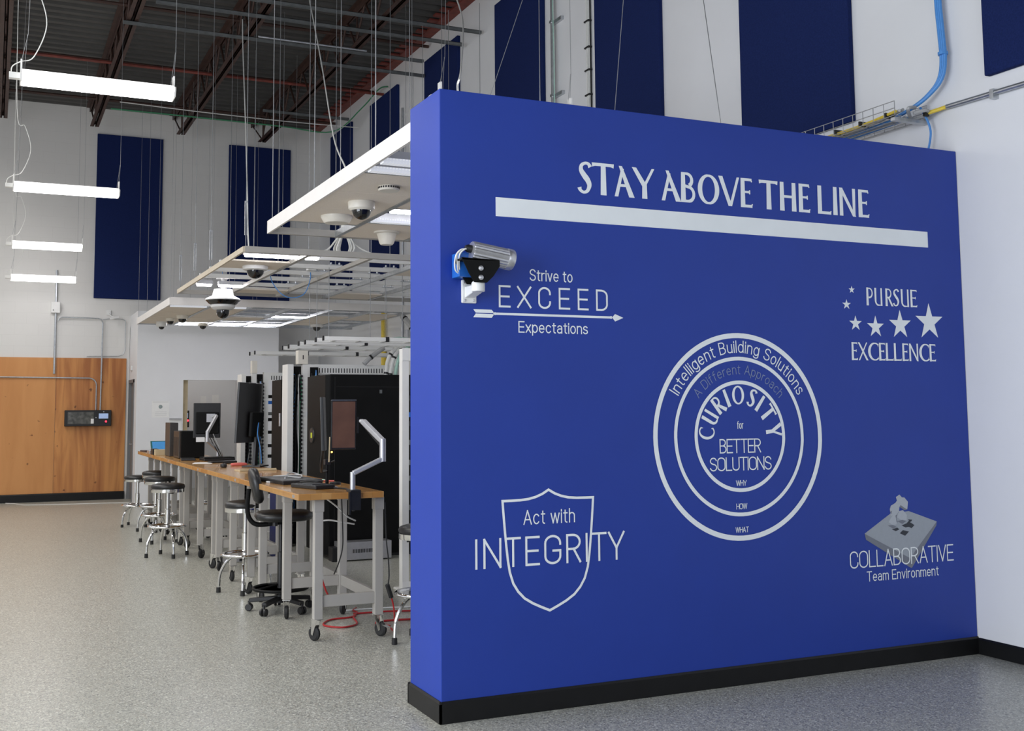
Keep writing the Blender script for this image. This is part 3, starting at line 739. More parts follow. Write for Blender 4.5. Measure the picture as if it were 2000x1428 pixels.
# COLLABORATIVE Team Environment with the printed puzzle
t = thing('wall_emblem', 'COLLABORATIVE Team Environment lettering with a grey printed puzzle piece, lower right of blue wall', 'wall lettering', (3.18, 0, 0.53))
mb = MB(); polyf(mb, [(2.873,.824),(3.089,.938),(3.247,.949),(3.486,.872),(3.293,.645),(3.250,.618)], VY+.0006); obj('puzzle_board', mb, MT['puz_top'], t, True)
mb = MB(); polyf(mb, [(2.873,.824),(3.250,.648),(3.255,.588),(3.240,.593),(2.883,.786)], VY+.0003); polyf(mb, [(3.486,.872),(3.481,.847),(3.285,.622),(3.255,.588),(3.250,.648),(3.285,.690)], VY+.0003)
obj('puzzle_board_side', mb, MT['puz_side'], t, True)
mb = MB(); polyf(mb, [(3.225,.872),(3.246,.888),(3.238,.897),(3.275,.893),(3.268,.884),(3.255,.878),(3.292,.858),(3.266,.839),(3.242,.849),(3.215,.846),(3.182,.861)], VY+.0002)
polyf(mb, [(3.164,.812),(3.192,.831),(3.243,.819),(3.209,.794)], VY+.0002); polyf(mb, [(3.099,.840),(3.145,.849),(3.162,.837),(3.132,.827)], VY+.0002)
obj('puzzle_hole', mb, MT['puz_hole'], t, True)
mb = MB(); polyf(mb, [(3.143,1.042),(3.174,1.057),(3.194,1.038),(3.215,1.037),(3.244,1.008),(3.236,.961),(3.214,.955),(3.170,.979),(3.165,.950),(3.140,.930),(3.113,.930),(3.095,.925),(3.088,.967),(3.098,.989),(3.135,1.004),(3.151,1.019)], VY)
polyf(mb, [(3.165,.952),(3.199,.957),(3.231,.925),(3.226,.888),(3.188,.892),(3.145,.915)], VY)
polyf(mb, [(3.111,.930),(3.140,.930),(3.142,.870),(3.108,.866),(3.074,.886)], VY)
obj('puzzle_piece', mb, MT['puz_light'], t, True)
mb = MB(); polyf(mb, [(3.170,.979),(3.214,.955),(3.236,.961),(3.222,.966),(3.180,.990)], VY-.0002); polyf(mb, [(3.133,.925),(3.147,.932),(3.140,.905),(3.152,.880),(3.141,.884)], VY-.0002); polyf(mb, [(3.089,.950),(3.106,.958),(3.100,.935)], VY-.0002)
polyf(mb, [(3.145,.890),(3.188,.870),(3.226,.888),(3.188,.895)], VY-.0002); polyf(mb, [(3.067,.866),(3.108,.844),(3.142,.853),(3.108,.868)], VY-.0002)
obj('puzzle_piece_side', mb, MT['puz_side'], t, True)
VS = VY; VY = -0.0022
mb = MB(); light_line(mb, 'COLLABORATIVE', 2.746, 3.620, .614, .720, .0080, gap=.13)
mb.v = [(p[0], p[1]-.0007, p[2]) for p in mb.v]; obj('lettering', mb, MT['vinyl'], t, True)
mb = MB(); light_line(mb, 'Team Environment', 2.878, 3.483, .527, .590, .0062)
mb.v = [(p[0], p[1]-.0007, p[2]) for p in mb.v]; obj('lettering', mb, MT['vinyl'], t, True)
VY = VS

# ------------------------------------------------------------------ surveillance camera on the partition
t = thing('security_camera', 'silver ribbed bullet camera on a white bracket on the blue wall', 'security camera', (0.165, 0, 2.19))
mb = MB().box(.120, .208, -0.014, -0.0005, 2.187, 2.314)
br = obj('wall_bracket', mb, MT['white_plastic'], t, True, bevel=.006)
mb = MB()
mb.prism([(-0.012, 2.275), (-0.012, 2.215), (-0.10, 2.232), (-0.135, 2.243), (-0.135, 2.275)], 'x', .138, .196)
mb.lathe([(0, 0), (.036, 0), (.036, .045), (.030, .055), (0, .055)], (.167, -.125, 2.238), 20)
obj('bracket_arm', mb, MT['white_plastic'], br, True, smooth=True, bevel=.004)
for x, z in ((.138, 2.300), (.190, 2.300), (.138, 2.202), (.190, 2.202)):
    obj('screw', MB().lathe([(.008, 0), (.008, .004), (.004, .005)], (x, -.014, z), 10, rotx(PI/2)), MT['silver'], br, True, smooth=True)
bt = obj('cable_box', MB().box(.068, .172, -.10, -0.0005, 2.318, 2.448), MT['blue_plastic'], t, True, bevel=.004)
mb = MB()
for yy in (-.175, -.075):
    mb.prism([(.050, 2.412), (.272, 2.402), (.272, 2.372), (.235, 2.318), (.196, 2.282), (.124, 2.282), (.094, 2.326)], 'y', yy, yy+.006)
mb.box(.052, .270, -.175, -.069, 2.398, 2.408)
cr = obj('tilt_cradle', mb, MT['black_steel'], t, True, bevel=.002)
for z in (2.357, 2.308):
    obj('cradle_bolt', MB().lathe([(.014, 0), (.014, .006), (.009, .010), (0, .011)], (.160, -.176, z), 14, rotx(PI/2)), MT['silver'], cr, True, smooth=True)
# ribbed housing, axis along +X tipped slightly down
ax = roty(math.radians(8.5)); c0 = Vector((.126, -.125, 2.452)); R0 = .054
prof = []
k = 44; mbh = MB(); ring = []
for L_, sc_ in ((0, .96), (.006, 1.0), (.205, 1.0)):
    ring.append([(L_, (R0 + (.0022 if j % 2 else -.0012))*sc_, 2*PI*j/k) for j in range(k)])
vs = []
for rg in ring:
    for (L_, r, a) in rg: vs.append(ax @ Vector((L_, r*math.cos(a), r*math.sin(a))) + c0)
fs = [(i*k+j, i*k+(j+1) % k, (i+1)*k+(j+1) % k, (i+1)*k+j) for i in range(2) for j in range(k)] + [tuple(range(k-1, -1, -1)), tuple(2*k+j for j in range(k))]
mbh.add(vs, fs)
hs = obj('housing', mbh, MT['silver'], t, True)
mx90 = ax @ roty(PI/2)
mb = MB().lathe([(.057, 0), (.0585, .004), (.0585, .034), (.055, .040), (.050, .041), (.050, .030), (0, .030)], ax @ Vector((.204, 0, 0)) + c0, 28, mx90)
obj('front_hood', mb, MT['silver'], hs, True, smooth=True)
mb = MB().lathe([(0, .0), (.040, .0), (.040, .004), (0, .006)], ax @ Vector((.2345, 0, 0)) + c0, 20, mx90)
obj('lens_glass', mb, MT['dome_glass'], hs, True, smooth=True)
mb = MB().obox(ax @ Vector((.075, 0, -.058)) + c0, (.14, .05, .020), ax)
obj('mount_rail', mb, MT['black_plastic'], hs, True)
mb = MB().lathe([(.022, 0), (.022, .02), (.014, .035), (0, .036)], ax @ Vector((-.0, 0, .012)) + c0, 14, ax @ roty(-PI/2))
obj('cable_gland', mb, MT['black_plastic'], hs, True, smooth=True)
mb = MB()
for dy, dx, e in ((0, 0, 0), (.012, .008, .014), (-.010, .014, .024)):
    mb.tube(smooth_path([(.100, -.125+dy, 2.462), (.070+dx, -.125+dy, 2.458), (.046+e*.6, -.12+dy, 2.432), (.040+e, -.11, 2.392), (.050+e, -.095, 2.352), (.074+e*.5, -.085, 2.335)]), .0042, 7)
obj('lead', mb, MT['cable_white'], t, True, smooth=True)

# ------------------------------------------------------------------ hanging strip lights
def pendant(x0, x1, y, z, label, ztop=7.30, cord=True):
    L = x1-x0; xc = (x0+x1)/2
    r = thing('pendant_light', label, 'hanging light', (xc, y, z), group='suspended linear strip lights')
    h = L/2
    obj('housing', MB().box(-h+.01, h-.01, -.075, .075, .085, .105).box(-h-.085, -h+.0, -.03, .03, .035, .085), MT['white_steel'], r, bevel=.003)
    mb = MB(); poly = [(-.105, .085), (-.112, .060), (-.085, .008), (-.06, 0), (.06, 0), (.085, .008), (.112, .060), (.105, .085)]
    mb.prism(poly, 'x', -h+.012, h-.012); obj('lens', mb, MT['pend_lens'], r)
    for s in (-1, 1):
        mb = MB().prism([(-.108, .085), (-.116, .058), (-.088, .004), (.088, .004), (.116, .058), (.108, .085), (.03, .10), (.03, .20), (-.03, .20), (-.03, .10)], 'x', s*(h-.012), s*(h+.002))
        e = obj('end_cap', mb, MT['white_steel'], r)
        top = ztop - z
        mb = MB().tube([(s*(h-.005), 0, .19), (s*(h-.02)+.03, 0, .42), (s*(h-.05)+.05, 0, top)], .0022, 5)
        mb.tube([(s*(h-.03), 0, .10), (s*(h-.02)+.025, 0, .42)], .0018, 5)
        obj('suspension_wire', mb, MT['wire_steel'], e)
    if cord:
        mb = MB().tube(smooth_path([(-h-.07, 0, .085), (-h-.06, 0, .14), (-h-.0, 0, .185), (-h+.10, 0, .24), (-h+.19, 0, .52), (-h+.12, 0, .80), (-h+.02, 0, 1.02), (-h-.01, 0, top)]), .0045, 6)
        obj('power_cord', mb, MT['cable_white'], r, smooth=True)
    return r
pendant(-2.04, -.815, 4.09, 4.29, 'hanging strip light nearest the camera, top left of the photo')
pendant(-2.02, -.79, 8.79, 4.29, 'hanging strip light second from the camera, over the left aisle')
pendant(-1.97, -.935, 12.74, 4.14, 'hanging strip light third from the camera, left of the navy panel')
pendant(-1.95, -.89, 14.75, 3.855, 'hanging strip light farthest back, close to the far wall')
pendant(-2.04, -.815, -.6, 4.25, 'added unseen hanging strip light overhead, just in front of where the photo is taken')  # this and the next are unseen, added for light over the near hall
pendant(-2.04, -.815, -5.2, 4.25, 'added unseen hanging strip light directly above where the photo is taken')
pendant(1.10, 2.32, 2.72, 4.085, 'hanging strip light behind the blue wall, only its end bracket showing over the top', cord=False)
for y, w in ((-3.0, 'nearest the glazed front'), (1.6, 'second from the glazed front'), (6.4, 'third from the glazed front'), (11.2, 'fourth from the glazed front')):
    pendant(-5.6, -4.38, y, 4.25, 'hanging strip light in an added left row out of view, ' + w)  # unseen row of fixtures, added to light the hall

# ------------------------------------------------------------------ suspended ceiling grids
GZ = 3.05
def strip_light(x0, x1, y, label, lit=True, z=GZ, along='x'):
    r = thing('strip_light', label, 'strip light', ((x0+x1)/2, y, z), group='strip lights set in the suspended grids')
    obj('housing', MB().box(x0, x1, y-.05, y+.05, z+.022, z+.065), MT['silver'], r, True)
    mb = MB()
    if lit: mb.prism([(y-.045, z+.0215), (y-.036, z+.002), (y+.036, z+.002), (y+.045, z+.0215)], 'x', x0+.012, x1-.012); obj('lens', mb, MT['strip_lens'], r, True)
    else:
        mb.prism([(y-.045, z+.0215), (y-.03, z-.004), (y+.03, z-.004), (y+.045, z+.0215)], 'x', x0+.004, x1-.004); obj('perforated_cover', mb, MT['perf'], r, True)
    return r
def perf_mat():
    m = mat('perforated_silver', (0.8, 0.82, 0.85, 1), 0.4, metal=0.1, emit=(.9, .93, 1.0, 1), es=.45)  # faint glow given to the covers for lamps lit behind them
    nt = m.node_tree; b = nt.nodes['Principled BSDF']
    tc = nt.nodes.new('ShaderNodeTexCoord'); v = nt.nodes.new('ShaderNodeTexVoronoi'); v.inputs['Scale'].default_value = 45; v.inputs['Randomness'].default_value = 0
    nt.links.new(tc.outputs['Object'], v.inputs['Vector'])
    r = nt.nodes.new('ShaderNodeValToRGB'); r.color_ramp.elements[0].position = .30; r.color_ramp.elements[1].position = .36
    r.color_ramp.elements[0].color = (.92,.93,.95,1); r.color_ramp.elements[1].color = (.45,.46,.50,1)
    nt.links.new(v.outputs['Distance'], r.inputs['Fac']); nt.links.new(r.outputs[0], b.inputs['Base Color'])
    return m
MT['perf'] = perf_mat()
def rod(parent, x, y, z0, z1, r=.0032, mat_='wire_steel', buckle=False):
    mb = MB().tube([(x, y, z0), (x, y, z1)], r, 6)
    h = obj('hanger_rod', mb, MT[mat_], parent, True)
    if buckle:
        mb = MB().box(x-.014, x-.008, y-.006, y+.006, z0+.12, z0+.42).box(x+.008, x+.014, y-.006, y+.006, z0+.12, z0+.42).box(x-.014, x+.014, y-.006, y+.006, z0+.42, z0+.435)
        obj('turnbuckle', mb, MT['galv'], h, True)
# --- grid nearest the partition
GRID = (1.105, 0.2278, 0.5625, -0.170)
A = thing('suspended_ceiling_grid', 'suspended ceiling panel closest to the blue wall, with cream tiles and deep white edge', 'suspended ceiling', (.4, 1.9, GZ), group='suspended ceiling grids over the benches')
AX1 = 1.62
obj('fascia', MB().box(-.165, -.148, -.054, 3.335, GZ, GZ+.103), MT['fascia'], A, True)
obj('edge_channel', MB().box(-.148, AX1, 3.295, 3.335, GZ, GZ+.055), MT['bench_paint'], A, True)
obj('edge_channel', MB().box(-.148, AX1, -.054, -.03, GZ, GZ+.055), MT['bench_paint'], A, True)
for x in (.41, 1.02, 1.60): obj('main_bar', MB().box(x-.018, x+.018, -.03, 3.295, GZ, GZ+.05), MT['galv'], A, True)
for i, (y, x0, x1) in enumerate(((2.715, -.148, .392), (.865, -.148, .392), (2.57, .428, 1.002), (1.93, .428, 1.002), (1.32, .428, 1.002))):
    obj('cross_bar', MB().box(x0, x1, y-.012, y+.012, GZ+.004, GZ+.045), MT['galv'], A, True)
for (x0, x1, y0, y1) in ((-.145, .390, .880, 1.478), (-.145, .390, 1.484, 2.086), (-.145, .390, 2.092, 2.702), (.430, 1.0, 2.585, 3.292), (.430, 1.0, 1.335, 1.915), (1.04, 1.58, .6, 1.9), (1.04, 1.58, 1.92, 3.29)):
    obj('ceiling_tile', MB().box(x0, x1, y0, y1, GZ+.006, GZ+.024), MT['tile'], A, True)
for (x, y) in ((-.155, 1.95), (-.155, 3.2), (.41, 3.2), (1.02, 3.2), (-.155, .62), (1.60, 1.9)): rod(A, x, y, GZ+.05, 6.69)
strip_light(-.14, .39, .79, 'strip light at the near end of the panel closest to the blue wall', lit=False)
strip_light(-.14, .39, .56, 'strip light tucked right beside the top of the blue end wall', lit=False)
strip_light(.44, 1.0, 2.06, 'lit strip light in the second column of the panel closest to the blue wall')
strip_light(.44, 1.0, 2.48, 'dimly glowing strip light beside the lit one in the panel closest to the blue wall', lit=False)

# --- middle grid
B = thing('suspended_ceiling_grid', 'open suspended grid in the middle, bare channels with tan left edge', 'suspended ceiling', (1.1, 6.3, GZ), group='suspended ceiling grids over the benches')
BX = 2.95
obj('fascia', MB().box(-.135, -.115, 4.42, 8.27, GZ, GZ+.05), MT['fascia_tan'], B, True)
obj('edge_channel', MB().box(-.115, BX, 4.42, 4.462, GZ, GZ+.055), MT['bench_paint'], B, True)
obj('edge_channel', MB().box(-.115, BX, 8.23, 8.27, GZ, GZ+.05), MT['bench_paint'], B, True)
for x in (.49, 1.10, 1.71, 2.32, 2.93): obj('main_bar', MB().box(x-.02, x+.02, 4.462, 8.23, GZ, GZ+.04), MT['galv'] if x > 1.5 else MT['bench_paint'], B, True)
for y, x0 in ((4.98, .49), (5.66, -.11), (6.22, -.11), (6.82, -.11), (7.48, .49), (7.98, .49)):
    b = obj('cross_channel', MB().box(x0, BX, y-.02, y+.02, GZ+.041, GZ+.085), MT['white_steel'], B, True)
    mb = MB()
    for x in (1.10, 1.71, 2.32):
        mb = MB().box(x-.07, x+.07, y-.024, y+.024, GZ+.086, GZ+.094).lathe([(.010, 0), (.010, .022), (0, .026)], (x-.045, y, GZ+.094), 8).lathe([(.010, 0), (.010, .022), (0, .026)], (x+.045, y, GZ+.094), 8)
        obj('fitting', mb, MT['galv'], b, True)
for (x0, x1, y0, y1) in ((-.11, .465, 5.08, 5.64), (.515, 1.075, 7.55, 7.95), (1.735, 2.29, 5.0, 5.64), (1.735, 2.29, 7.6, 8.2)):
    obj('ceiling_tile', MB().box(x0, x1, y0, y1, GZ+.006, GZ+.022), MT['tile'], B, True)
for (x, y, bk) in ((-.10, 4.46, True), (.49, 4.47, False), (1.10, 4.47, False), (1.10, 5.66, False), (.49, 5.66, False), (-.10, 6.22, True), (-.10, 7.2, True), (-.10, 8.24, True), (.49, 8.20, False), (1.71, 5.66, False), (1.71, 4.98, False), (1.10, 7.98, False), (2.32, 5.66, False), (2.32, 6.82, False), (.49, 6.82, False)):
    rod(B, x, y, GZ+.04, 6.69, buckle=bk)
strip_light(-.06, .46, 4.72, 'lit strip light at the near left corner of the open middle grid')
strip_light(.52, .66, 4.72, 'short lit strip beside the long one at the near edge of the middle grid')
strip_light(-.06, .12, 7.33, 'lit strip left of the hanging dome camera mast')
strip_light(.19, .47, 7.33, 'lit strip right of the hanging dome camera mast')

# --- far grid
GRID = None
Cg = thing('suspended_ceiling_grid', 'suspended ceiling panel farthest back, white edge in front of the white office', 'suspended ceiling', (1.8, 11.5, GZ), group='suspended ceiling grids over the benches')
obj('fascia', MB().box(-.015, 0.005, 9.72, 13.38, GZ, GZ+.10), MT['fascia'], Cg, True)
obj('fascia', MB().box(.005, 3.70, 9.72, 9.74, GZ, GZ+.105), MT['fascia'], Cg, True)
obj('edge_channel', MB().box(.005, 3.70, 13.34, 13.38, GZ, GZ+.05), MT['galv'], Cg, True)
for x in (.56, 1.12, 1.72, 2.32, 2.92, 3.52): obj('main_bar', MB().box(x-.022, x+.022, 9.74, 13.34, GZ, GZ+.04), MT['galv'], Cg, True)
for y in (10.35, 10.95, 11.55, 12.15, 12.75): obj('cross_bar', MB().box(1.12, 3.70, y-.02, y+.02, GZ+.041, GZ+.075), MT['galv'], Cg, True)
for (x0, x1) in ((.01, .535), (.585, 1.095)):
    for (y0, y1) in ((10.12, 10.94), (10.96, 11.78), (11.80, 12.62), (12.64, 13.2)):
        if not (x0 > .5 and y0 > 12.6): obj('ceiling_tile', MB().box(x0, x1, y0, y1, GZ+.006, GZ+.022), MT['tile'], Cg, True)
for (x0, x1, y0, y1) in ((1.145, 1.695, 11.57, 12.13), (2.345, 2.895, 10.97, 12.13), (2.345, 2.895, 12.2, 12.73), (2.945, 3.495, 10.4, 11.5)):
    obj('ceiling_tile', MB().box(x0, x1, y0, y1, GZ+.006, GZ+.022), MT['tile'], Cg, True)
for (x, y) in ((0, 9.74), (0, 11.0), (0, 12.2), (0, 13.3), (.56, 9.74), (.56, 11.6), (.56, 13.3), (1.12, 9.74), (1.12, 11.0), (1.12, 13.3), (1.72, 9.74), (1.72, 12.2), (2.32, 9.74), (2.32, 13.3), (2.92, 11.0), (3.52, 9.74)): rod(Cg, x, y, GZ+.04, 6.74, .002)
strip_light(.03, .53, 9.98, 'strip light at the near left corner of the farthest ceiling panel', lit=False)
strip_light(.60, 1.08, 9.98, 'second strip light along the near edge of the farthest ceiling panel', lit=False)
strip_light(1.15, 1.70, 12.95, 'lit strip light in the farthest ceiling panel, above the office opening')
strip_light(1.75, 2.30, 12.95, 'lit strip light in the farthest ceiling panel, right of the office opening')
strip_light(.60, 1.08, 12.98, 'lit strip light in the farthest ceiling panel, above the left of the office front')
strip_light(1.75, 2.30, 11.3, 'lit strip light in the middle of the farthest ceiling panel')

# --- devices on the grids
def dome_camera(x, y, label, r=.09, drop=.05, z=GZ+.006, shroud='cream_plastic', glass=.066):
    global GRID
    GRID = (1.105, 0.2278, 0.5625, -0.170) if y < 9 else None
    t = thing('dome_camera', label, 'dome camera', (x, y, z-drop-glass), group='ceiling dome cameras')
    obj('base', MB().lathe([(0, z-.0005), (r, z-.0005), (r*1.02, z-.01), (r*.98, z-drop*.8), (r*.80, z-drop), (glass, z-drop)], (x, y, 0), 28), MT[shroud], t, True, smooth=True)
    prof = [(glass*math.cos(a), z-drop-glass*.95*math.sin(a)) for a in np.linspace(0, PI/2, 9)]; prof[-1] = (0, prof[-1][1])
    obj('dome', MB().lathe(prof, (x, y, 0), 28), MT['dome_glass'], t, True, smooth=True)
    return t
dome_camera(.135, 1.78, 'cream dome camera with dark bubble, under the panel closest to the blue wall', .093, .062)
dome_camera(.20, 5.42, 'flat white dome camera under the near tile of the middle grid', .125, .045, shroud='white_plastic', glass=.085)
dome_camera(.30, 12.75, 'white dome camera under the farthest ceiling panel, leftmost and lowest of the group', .085, .085, shroud='white_plastic', glass=.045)
dome_camera(.33, 12.0, 'small cream dome camera under the farthest panel, middle of three at its left', .07, .05, glass=.052)
dome_camera(.42, 11.4, 'cream dome camera under the farthest panel, rightmost of three at its left', .085, .06, glass=.062)
dome_camera(.96, 12.75, 'small dome camera under the farthest panel, right of the group of three', .085, .05, z=GZ, glass=.055)
dome_camera(2.80, 12.46, 'dome camera at the right of the farthest panel, above the racks', .11, .05, shroud='white_plastic', glass=.07)
GRID = (1.105, 0.2278, 0.5625, -0.170)
t = thing('wireless_access_point', 'round white vented disc under the panel closest to the blue wall', 'access point', (.135, 1.21, GZ-.02), group='round ceiling devices')
obj('housing', MB().lathe([(0, GZ+.0055), (.068, GZ+.0055), (.070, GZ-.016), (.064, GZ-.024), (0, GZ-.025)], (.135, 1.21, 0), 30), MT['cream_plastic'], t, True, smooth=True)
mb = MB()
for j in range(26):
    a = 2*PI*j/26; mb.obox((.135+.0695*math.cos(a), 1.21+.0695*math.sin(a), GZ-.006), (.003, .010, .012), rotz(a))
obj('vent_slots', mb, MT['black_plastic'], t, True)
t = obj('ceiling_speaker', MB().lathe([(0, GZ+.0055), (.118, GZ+.0055), (.118, GZ-.004), (.098, GZ-.040), (.088, GZ-.048), (0, GZ-.048)], (.135, 2.38, 0), 32), MT['cream_plastic'], smooth=True)
tag(t, 'wide cream disc under the panel closest to the blue wall, left of the dark bubble', 'ceiling speaker', 'round ceiling devices')
t = obj('cone_antenna', MB().lathe([(0, GZ+.0055), (.105, GZ+.0055), (.103, GZ-.006), (.080, GZ-.012), (.060, GZ-.085), (.048, GZ-.10), (0, GZ-.102)], (.72, 2.93, 0), 28), MT['cream_plastic'], smooth=True)
tag(t, 'cream cone-shaped device hanging under the panel closest to the blue wall', 'ceiling antenna', 'round ceiling devices')
# mast mounted multi lens camera
px, py = .265, 7.42
t = thing('multi_lens_camera', 'large white saucer camera with dark bubble, on a mast under the middle grid', 'security camera', (px, py, 2.72))
obj('mast', MB().tube([(px, py, 3.02), (px, py, 3.155)], .024, 12).obox((px, py+.02, 3.17), (.13, .16, .02), Matrix.Identity(3)), MT['white_plastic'], t, True, smooth=True)
obj('saucer', MB().lathe([(0, 3.03), (.105, 3.03), (.125, 2.955), (.19, 2.925), (.205, 2.908), (.20, 2.898)], (px, py, 0), 36), MT['white_plastic'], t, True, smooth=True)
obj('lens_ring', MB().lathe([(.199, 2.899), (.165, 2.862), (.14, 2.845), (0, 2.845)], (px, py, 0), 36), MT['dome_glass'], t, True, smooth=True)
obj('neck', MB().lathe([(.142, 2.851), (.140, 2.820), (.105, 2.792), (.075, 2.788), (0, 2.788)], (px, py, 0), 32), MT['white_plastic'], t, True, smooth=True)
prof = [(.073, 2.795), (.074, 2.765)] + [(.074*math.cos(a), 2.762-.074*math.sin(a)) for a in np.linspace(.1, PI/2, 8)]; prof[-1] = (0, prof[-1][1])
obj('dome', MB().lathe(prof, (px, py, 0), 28), MT['dome_glass'], t, True, smooth=True)
# white coil of cable hung above the grid
cx, cy = .99, 4.98
t = thing('cable_coil', 'coil of white cable tied up above the middle grid', 'cable coil', (cx, cy, GZ+.09))
mb = MB()
for i, (dx, w) in enumerate(((-.035, .07), (-.015, .045), (.01, .03), (.03, .055), (.05, .08), (0, .06))):
    yy = cy - .05 + i*.018
    mb.tube(smooth_path([(cx-.01, yy, 3.40), (cx-.5*w-.02, yy, 3.30), (cx-w-.02, yy, 3.20), (cx-w*.4, yy, 3.14), (cx+w*.6, yy, 3.15), (cx+w+.02, yy, 3.22), (cx+.5*w+.02, yy, 3.31), (cx+.012, yy, 3.40)]), .0085, 6)
obj('coil', mb, MT['cable_white'], t, True, smooth=True)
obj('tie', MB().lathe([(.038, 3.36), (.040, 3.37), (.034, 3.44), (.030, 3.52), (.02, 3.53)], (cx, cy, 0), 14), MT['cable_white'], t, True, smooth=True)
obj('tail', MB().tube(smooth_path([(cx+.03, cy, 3.37), (cx+.12, cy-.02, 3.25), (cx+.25, cy-.05, 3.18), (cx+.42, cy-.1, 3.14), (cx+.8, cy-.1, 3.145), (cx+1.3, cy-.05, 3.2)]), .0085, 6).tube(smooth_path([(cx-.03, cy, 3.37), (cx-.10, cy, 3.28), (cx-.17, cy, 3.20), (cx-.3, cy, 3.15), (cx-.42, cy+.3, 3.14)]), .0085, 6), MT['cable_white'], t, True, smooth=True)
# loose cables
GRID = None
def cable(name, label, pts, r, m, cat='cable', group=None, k=6):
    o = obj(name, MB().tube(smooth_path(pts, k), r, 6), MT[m], smooth=True); tag(o, label, cat, group); return o
cable('cable', 'white cable dropping from the joist to the near left corner of the middle grid', [(.69, 8.6, 6.74), (.62, 8.2, 6.2), (.40, 6.9, 4.75), (.20, 5.85, 3.9), (.17, 5.66, 3.5), (.18, 5.65, 3.28)], .008, 'cable_white')
cable('cable', 'white cable dropping from the roof to the panel closest to the blue wall', [(1.27, 7.45, 6.74), (1.0, 5.9, 5.4), (.70, 4.4, 4.2), (.48, 3.3, 3.65), (.40, 2.85, 3.40), (.36, 2.70, 3.25)], .007, 'cable_white')
cable('cable', 'white cable coming down just behind the top left of the blue wall', [(2.75, 6.4, 6.72), (2.55, 5.6, 6.0), (1.50, 3.2, 4.6), (1.36, 2.95, 4.35), (1.36, 2.9, 4.18)], .009, 'cable_white')
GRID = (1.105, 0.2278, 0.5625, -0.170)
cable('cable', 'thin blue cable looping below the middle grid', [(.52, 6.2, 3.12), (.56, 6.18, 2.98), (.66, 6.16, 2.86), (.78, 6.15, 2.83), (.90, 6.15, 2.88), (.97, 6.18, 3.03), (.98, 6.2, 3.12)], .005, 'cable_blue')
t = obj('junction_box', MB().box(.93, 1.02, 6.12, 6.20, 3.135, 3.205), MT['white_plastic'], bevel=.006); tag(t, 'small white box sitting on a channel of the middle grid above the blue cable loop', 'junction box')
cable('cable', 'pair of thin dark blue cables in the left of the middle grid', [(.20, 7.1, 3.16), (.17, 7.0, 3.22), (.12, 6.6, 3.20), (.10, 6.30, 3.14)], .004, 'cable_blue')
GRID = None
# runs of thin wire that brace the grids to the right wall
for i, (a, b, lab) in enumerate((((3.2, 4.9, 6.72), (2.55, 5.5, 4.3), 'slack wire crossing the navy panel left of the vertical conduit'),
                                 ((3.0, 2.80, 6.0), (2.98, 3.10, 4.2), 'wire hanging in front of the navy panel right of the cable bundle'),
                                 ((3.0, 1.78, 5.3), (3.0, 1.50, 3.7), 'very thin wire across the white wall between two navy panels'),
                                 ((3.0, 4.25, 6.72), (2.95, 4.15, 4.2), 'thin wire left of the strapped cable bundle'),
                                 ((3.3, 6.8, 6.72), (3.3, 6.8, 4.2), 'straight rod in front of the navy panel left of the vertical conduit'),
                                 ((3.0, 7.1, 6.69), (3.0, 7.1, 4.2), 'straight rod over the white wall left of the fourth navy panel'),
                                 ((2.9, 7.75, 6.69), (2.9, 7.75, 4.0), 'rod hanging from the end of the grey channels above the blue wall'))):
    o = obj('hanging_wire', MB().tube([a, b], .0035, 5), MT['wire_steel']); tag(o, lab, 'wire', 'wires hanging over the blue wall')

# ------------------------------------------------------------------ workbenches
TZ = 1.035
def caster(parent, x, y, rz=0.0, brake=False):
    m = rotz(rz); c = Vector((x, y, 0))
    T_ = lambda p: m @ Vector(p) + c
    mb = MB().lathe([(0, -.016), (.040, -.016), (.051, -.008), (.051, .008), (.040, .016), (0, .016)], T_((0, .028, .0515)), 20, m @ roty(PI/2))
    w = obj('caster', mb, MT['rubber'], parent, True, smooth=True)
    mb = MB()
    for s in (-1, 1): mb.prism([(-.016, .150), (.034, .150), (.040, .048), (.024, .040)], 'x', s*.021-.002, s*.021+.002)
    mb.box(-.03, .03, -.032, .036, .147, .153)
    mb.v = [tuple(T_(p)) for p in mb.v]
    obj('caster_fork', mb, MT['chrome'], w, True)
    if brake:
        mb = MB().bar(T_((.0, .05, .085)), T_((.0, .105, .07)), .03, .006); obj('brake_lever', mb, MT['chrome'], w, True)
def bench(x0, x1, y0, y1, legs, label, lx=(-.062, .385), plate=True, rail=True):
    r = thing('workbench', label, 'workbench', ((x0+x1)/2, (y0+y1)/2, 0), group='rolling butcher block workbenches in a row')
    top = obj('tabletop', MB().box(x0, x1, y0, y1, TZ-.045, TZ), MT['butcher'], r, True, bevel=.005)
    if plate: obj('maker_plate', MB().box(x0-.0015, x0, y0+.10, y0+.16, TZ-.034, TZ-.012), MT['silver'], top, True)
    w = .062
    for i, y in enumerate(legs):
        for j, x in enumerate(lx):
            mb = MB().box(x, x+w, y, y+w, .153, TZ-.045).box(x-.005, x+w+.005, y-.005, y+w+.005, TZ-.135, TZ-.045)
            obj('leg', mb, MT['bench_paint'], r, True, bevel=.003)
            caster(r, x+w/2, y+w/2, random.uniform(-.9, .9) if i else (.5 if j == 0 else -2.6), brake=(i == 0))
        obj('stretcher', MB().box(lx[0]+w, lx[1], y+.012, y+.045, .235, .315), MT['bench_paint'], r, True, bevel=.002)
        if i: obj('top_rail', MB().box(lx[0]+w, lx[1], y+.012, y+.045, TZ-.105, TZ-.045), MT['bench_paint'], r, True)
    if rail:
        obj('side_rail', MB().box(lx[1]+.015, lx[1]+.045, legs[0]+w, legs[-1], .235, .315), MT['bench_paint'], r, True, bevel=.002)
    return r
bench(-.205, .425, 2.13, 4.12, (2.21, 3.09, 3.92), 'butcher block workbench nearest the blue wall, carrying the silver monitor arm')
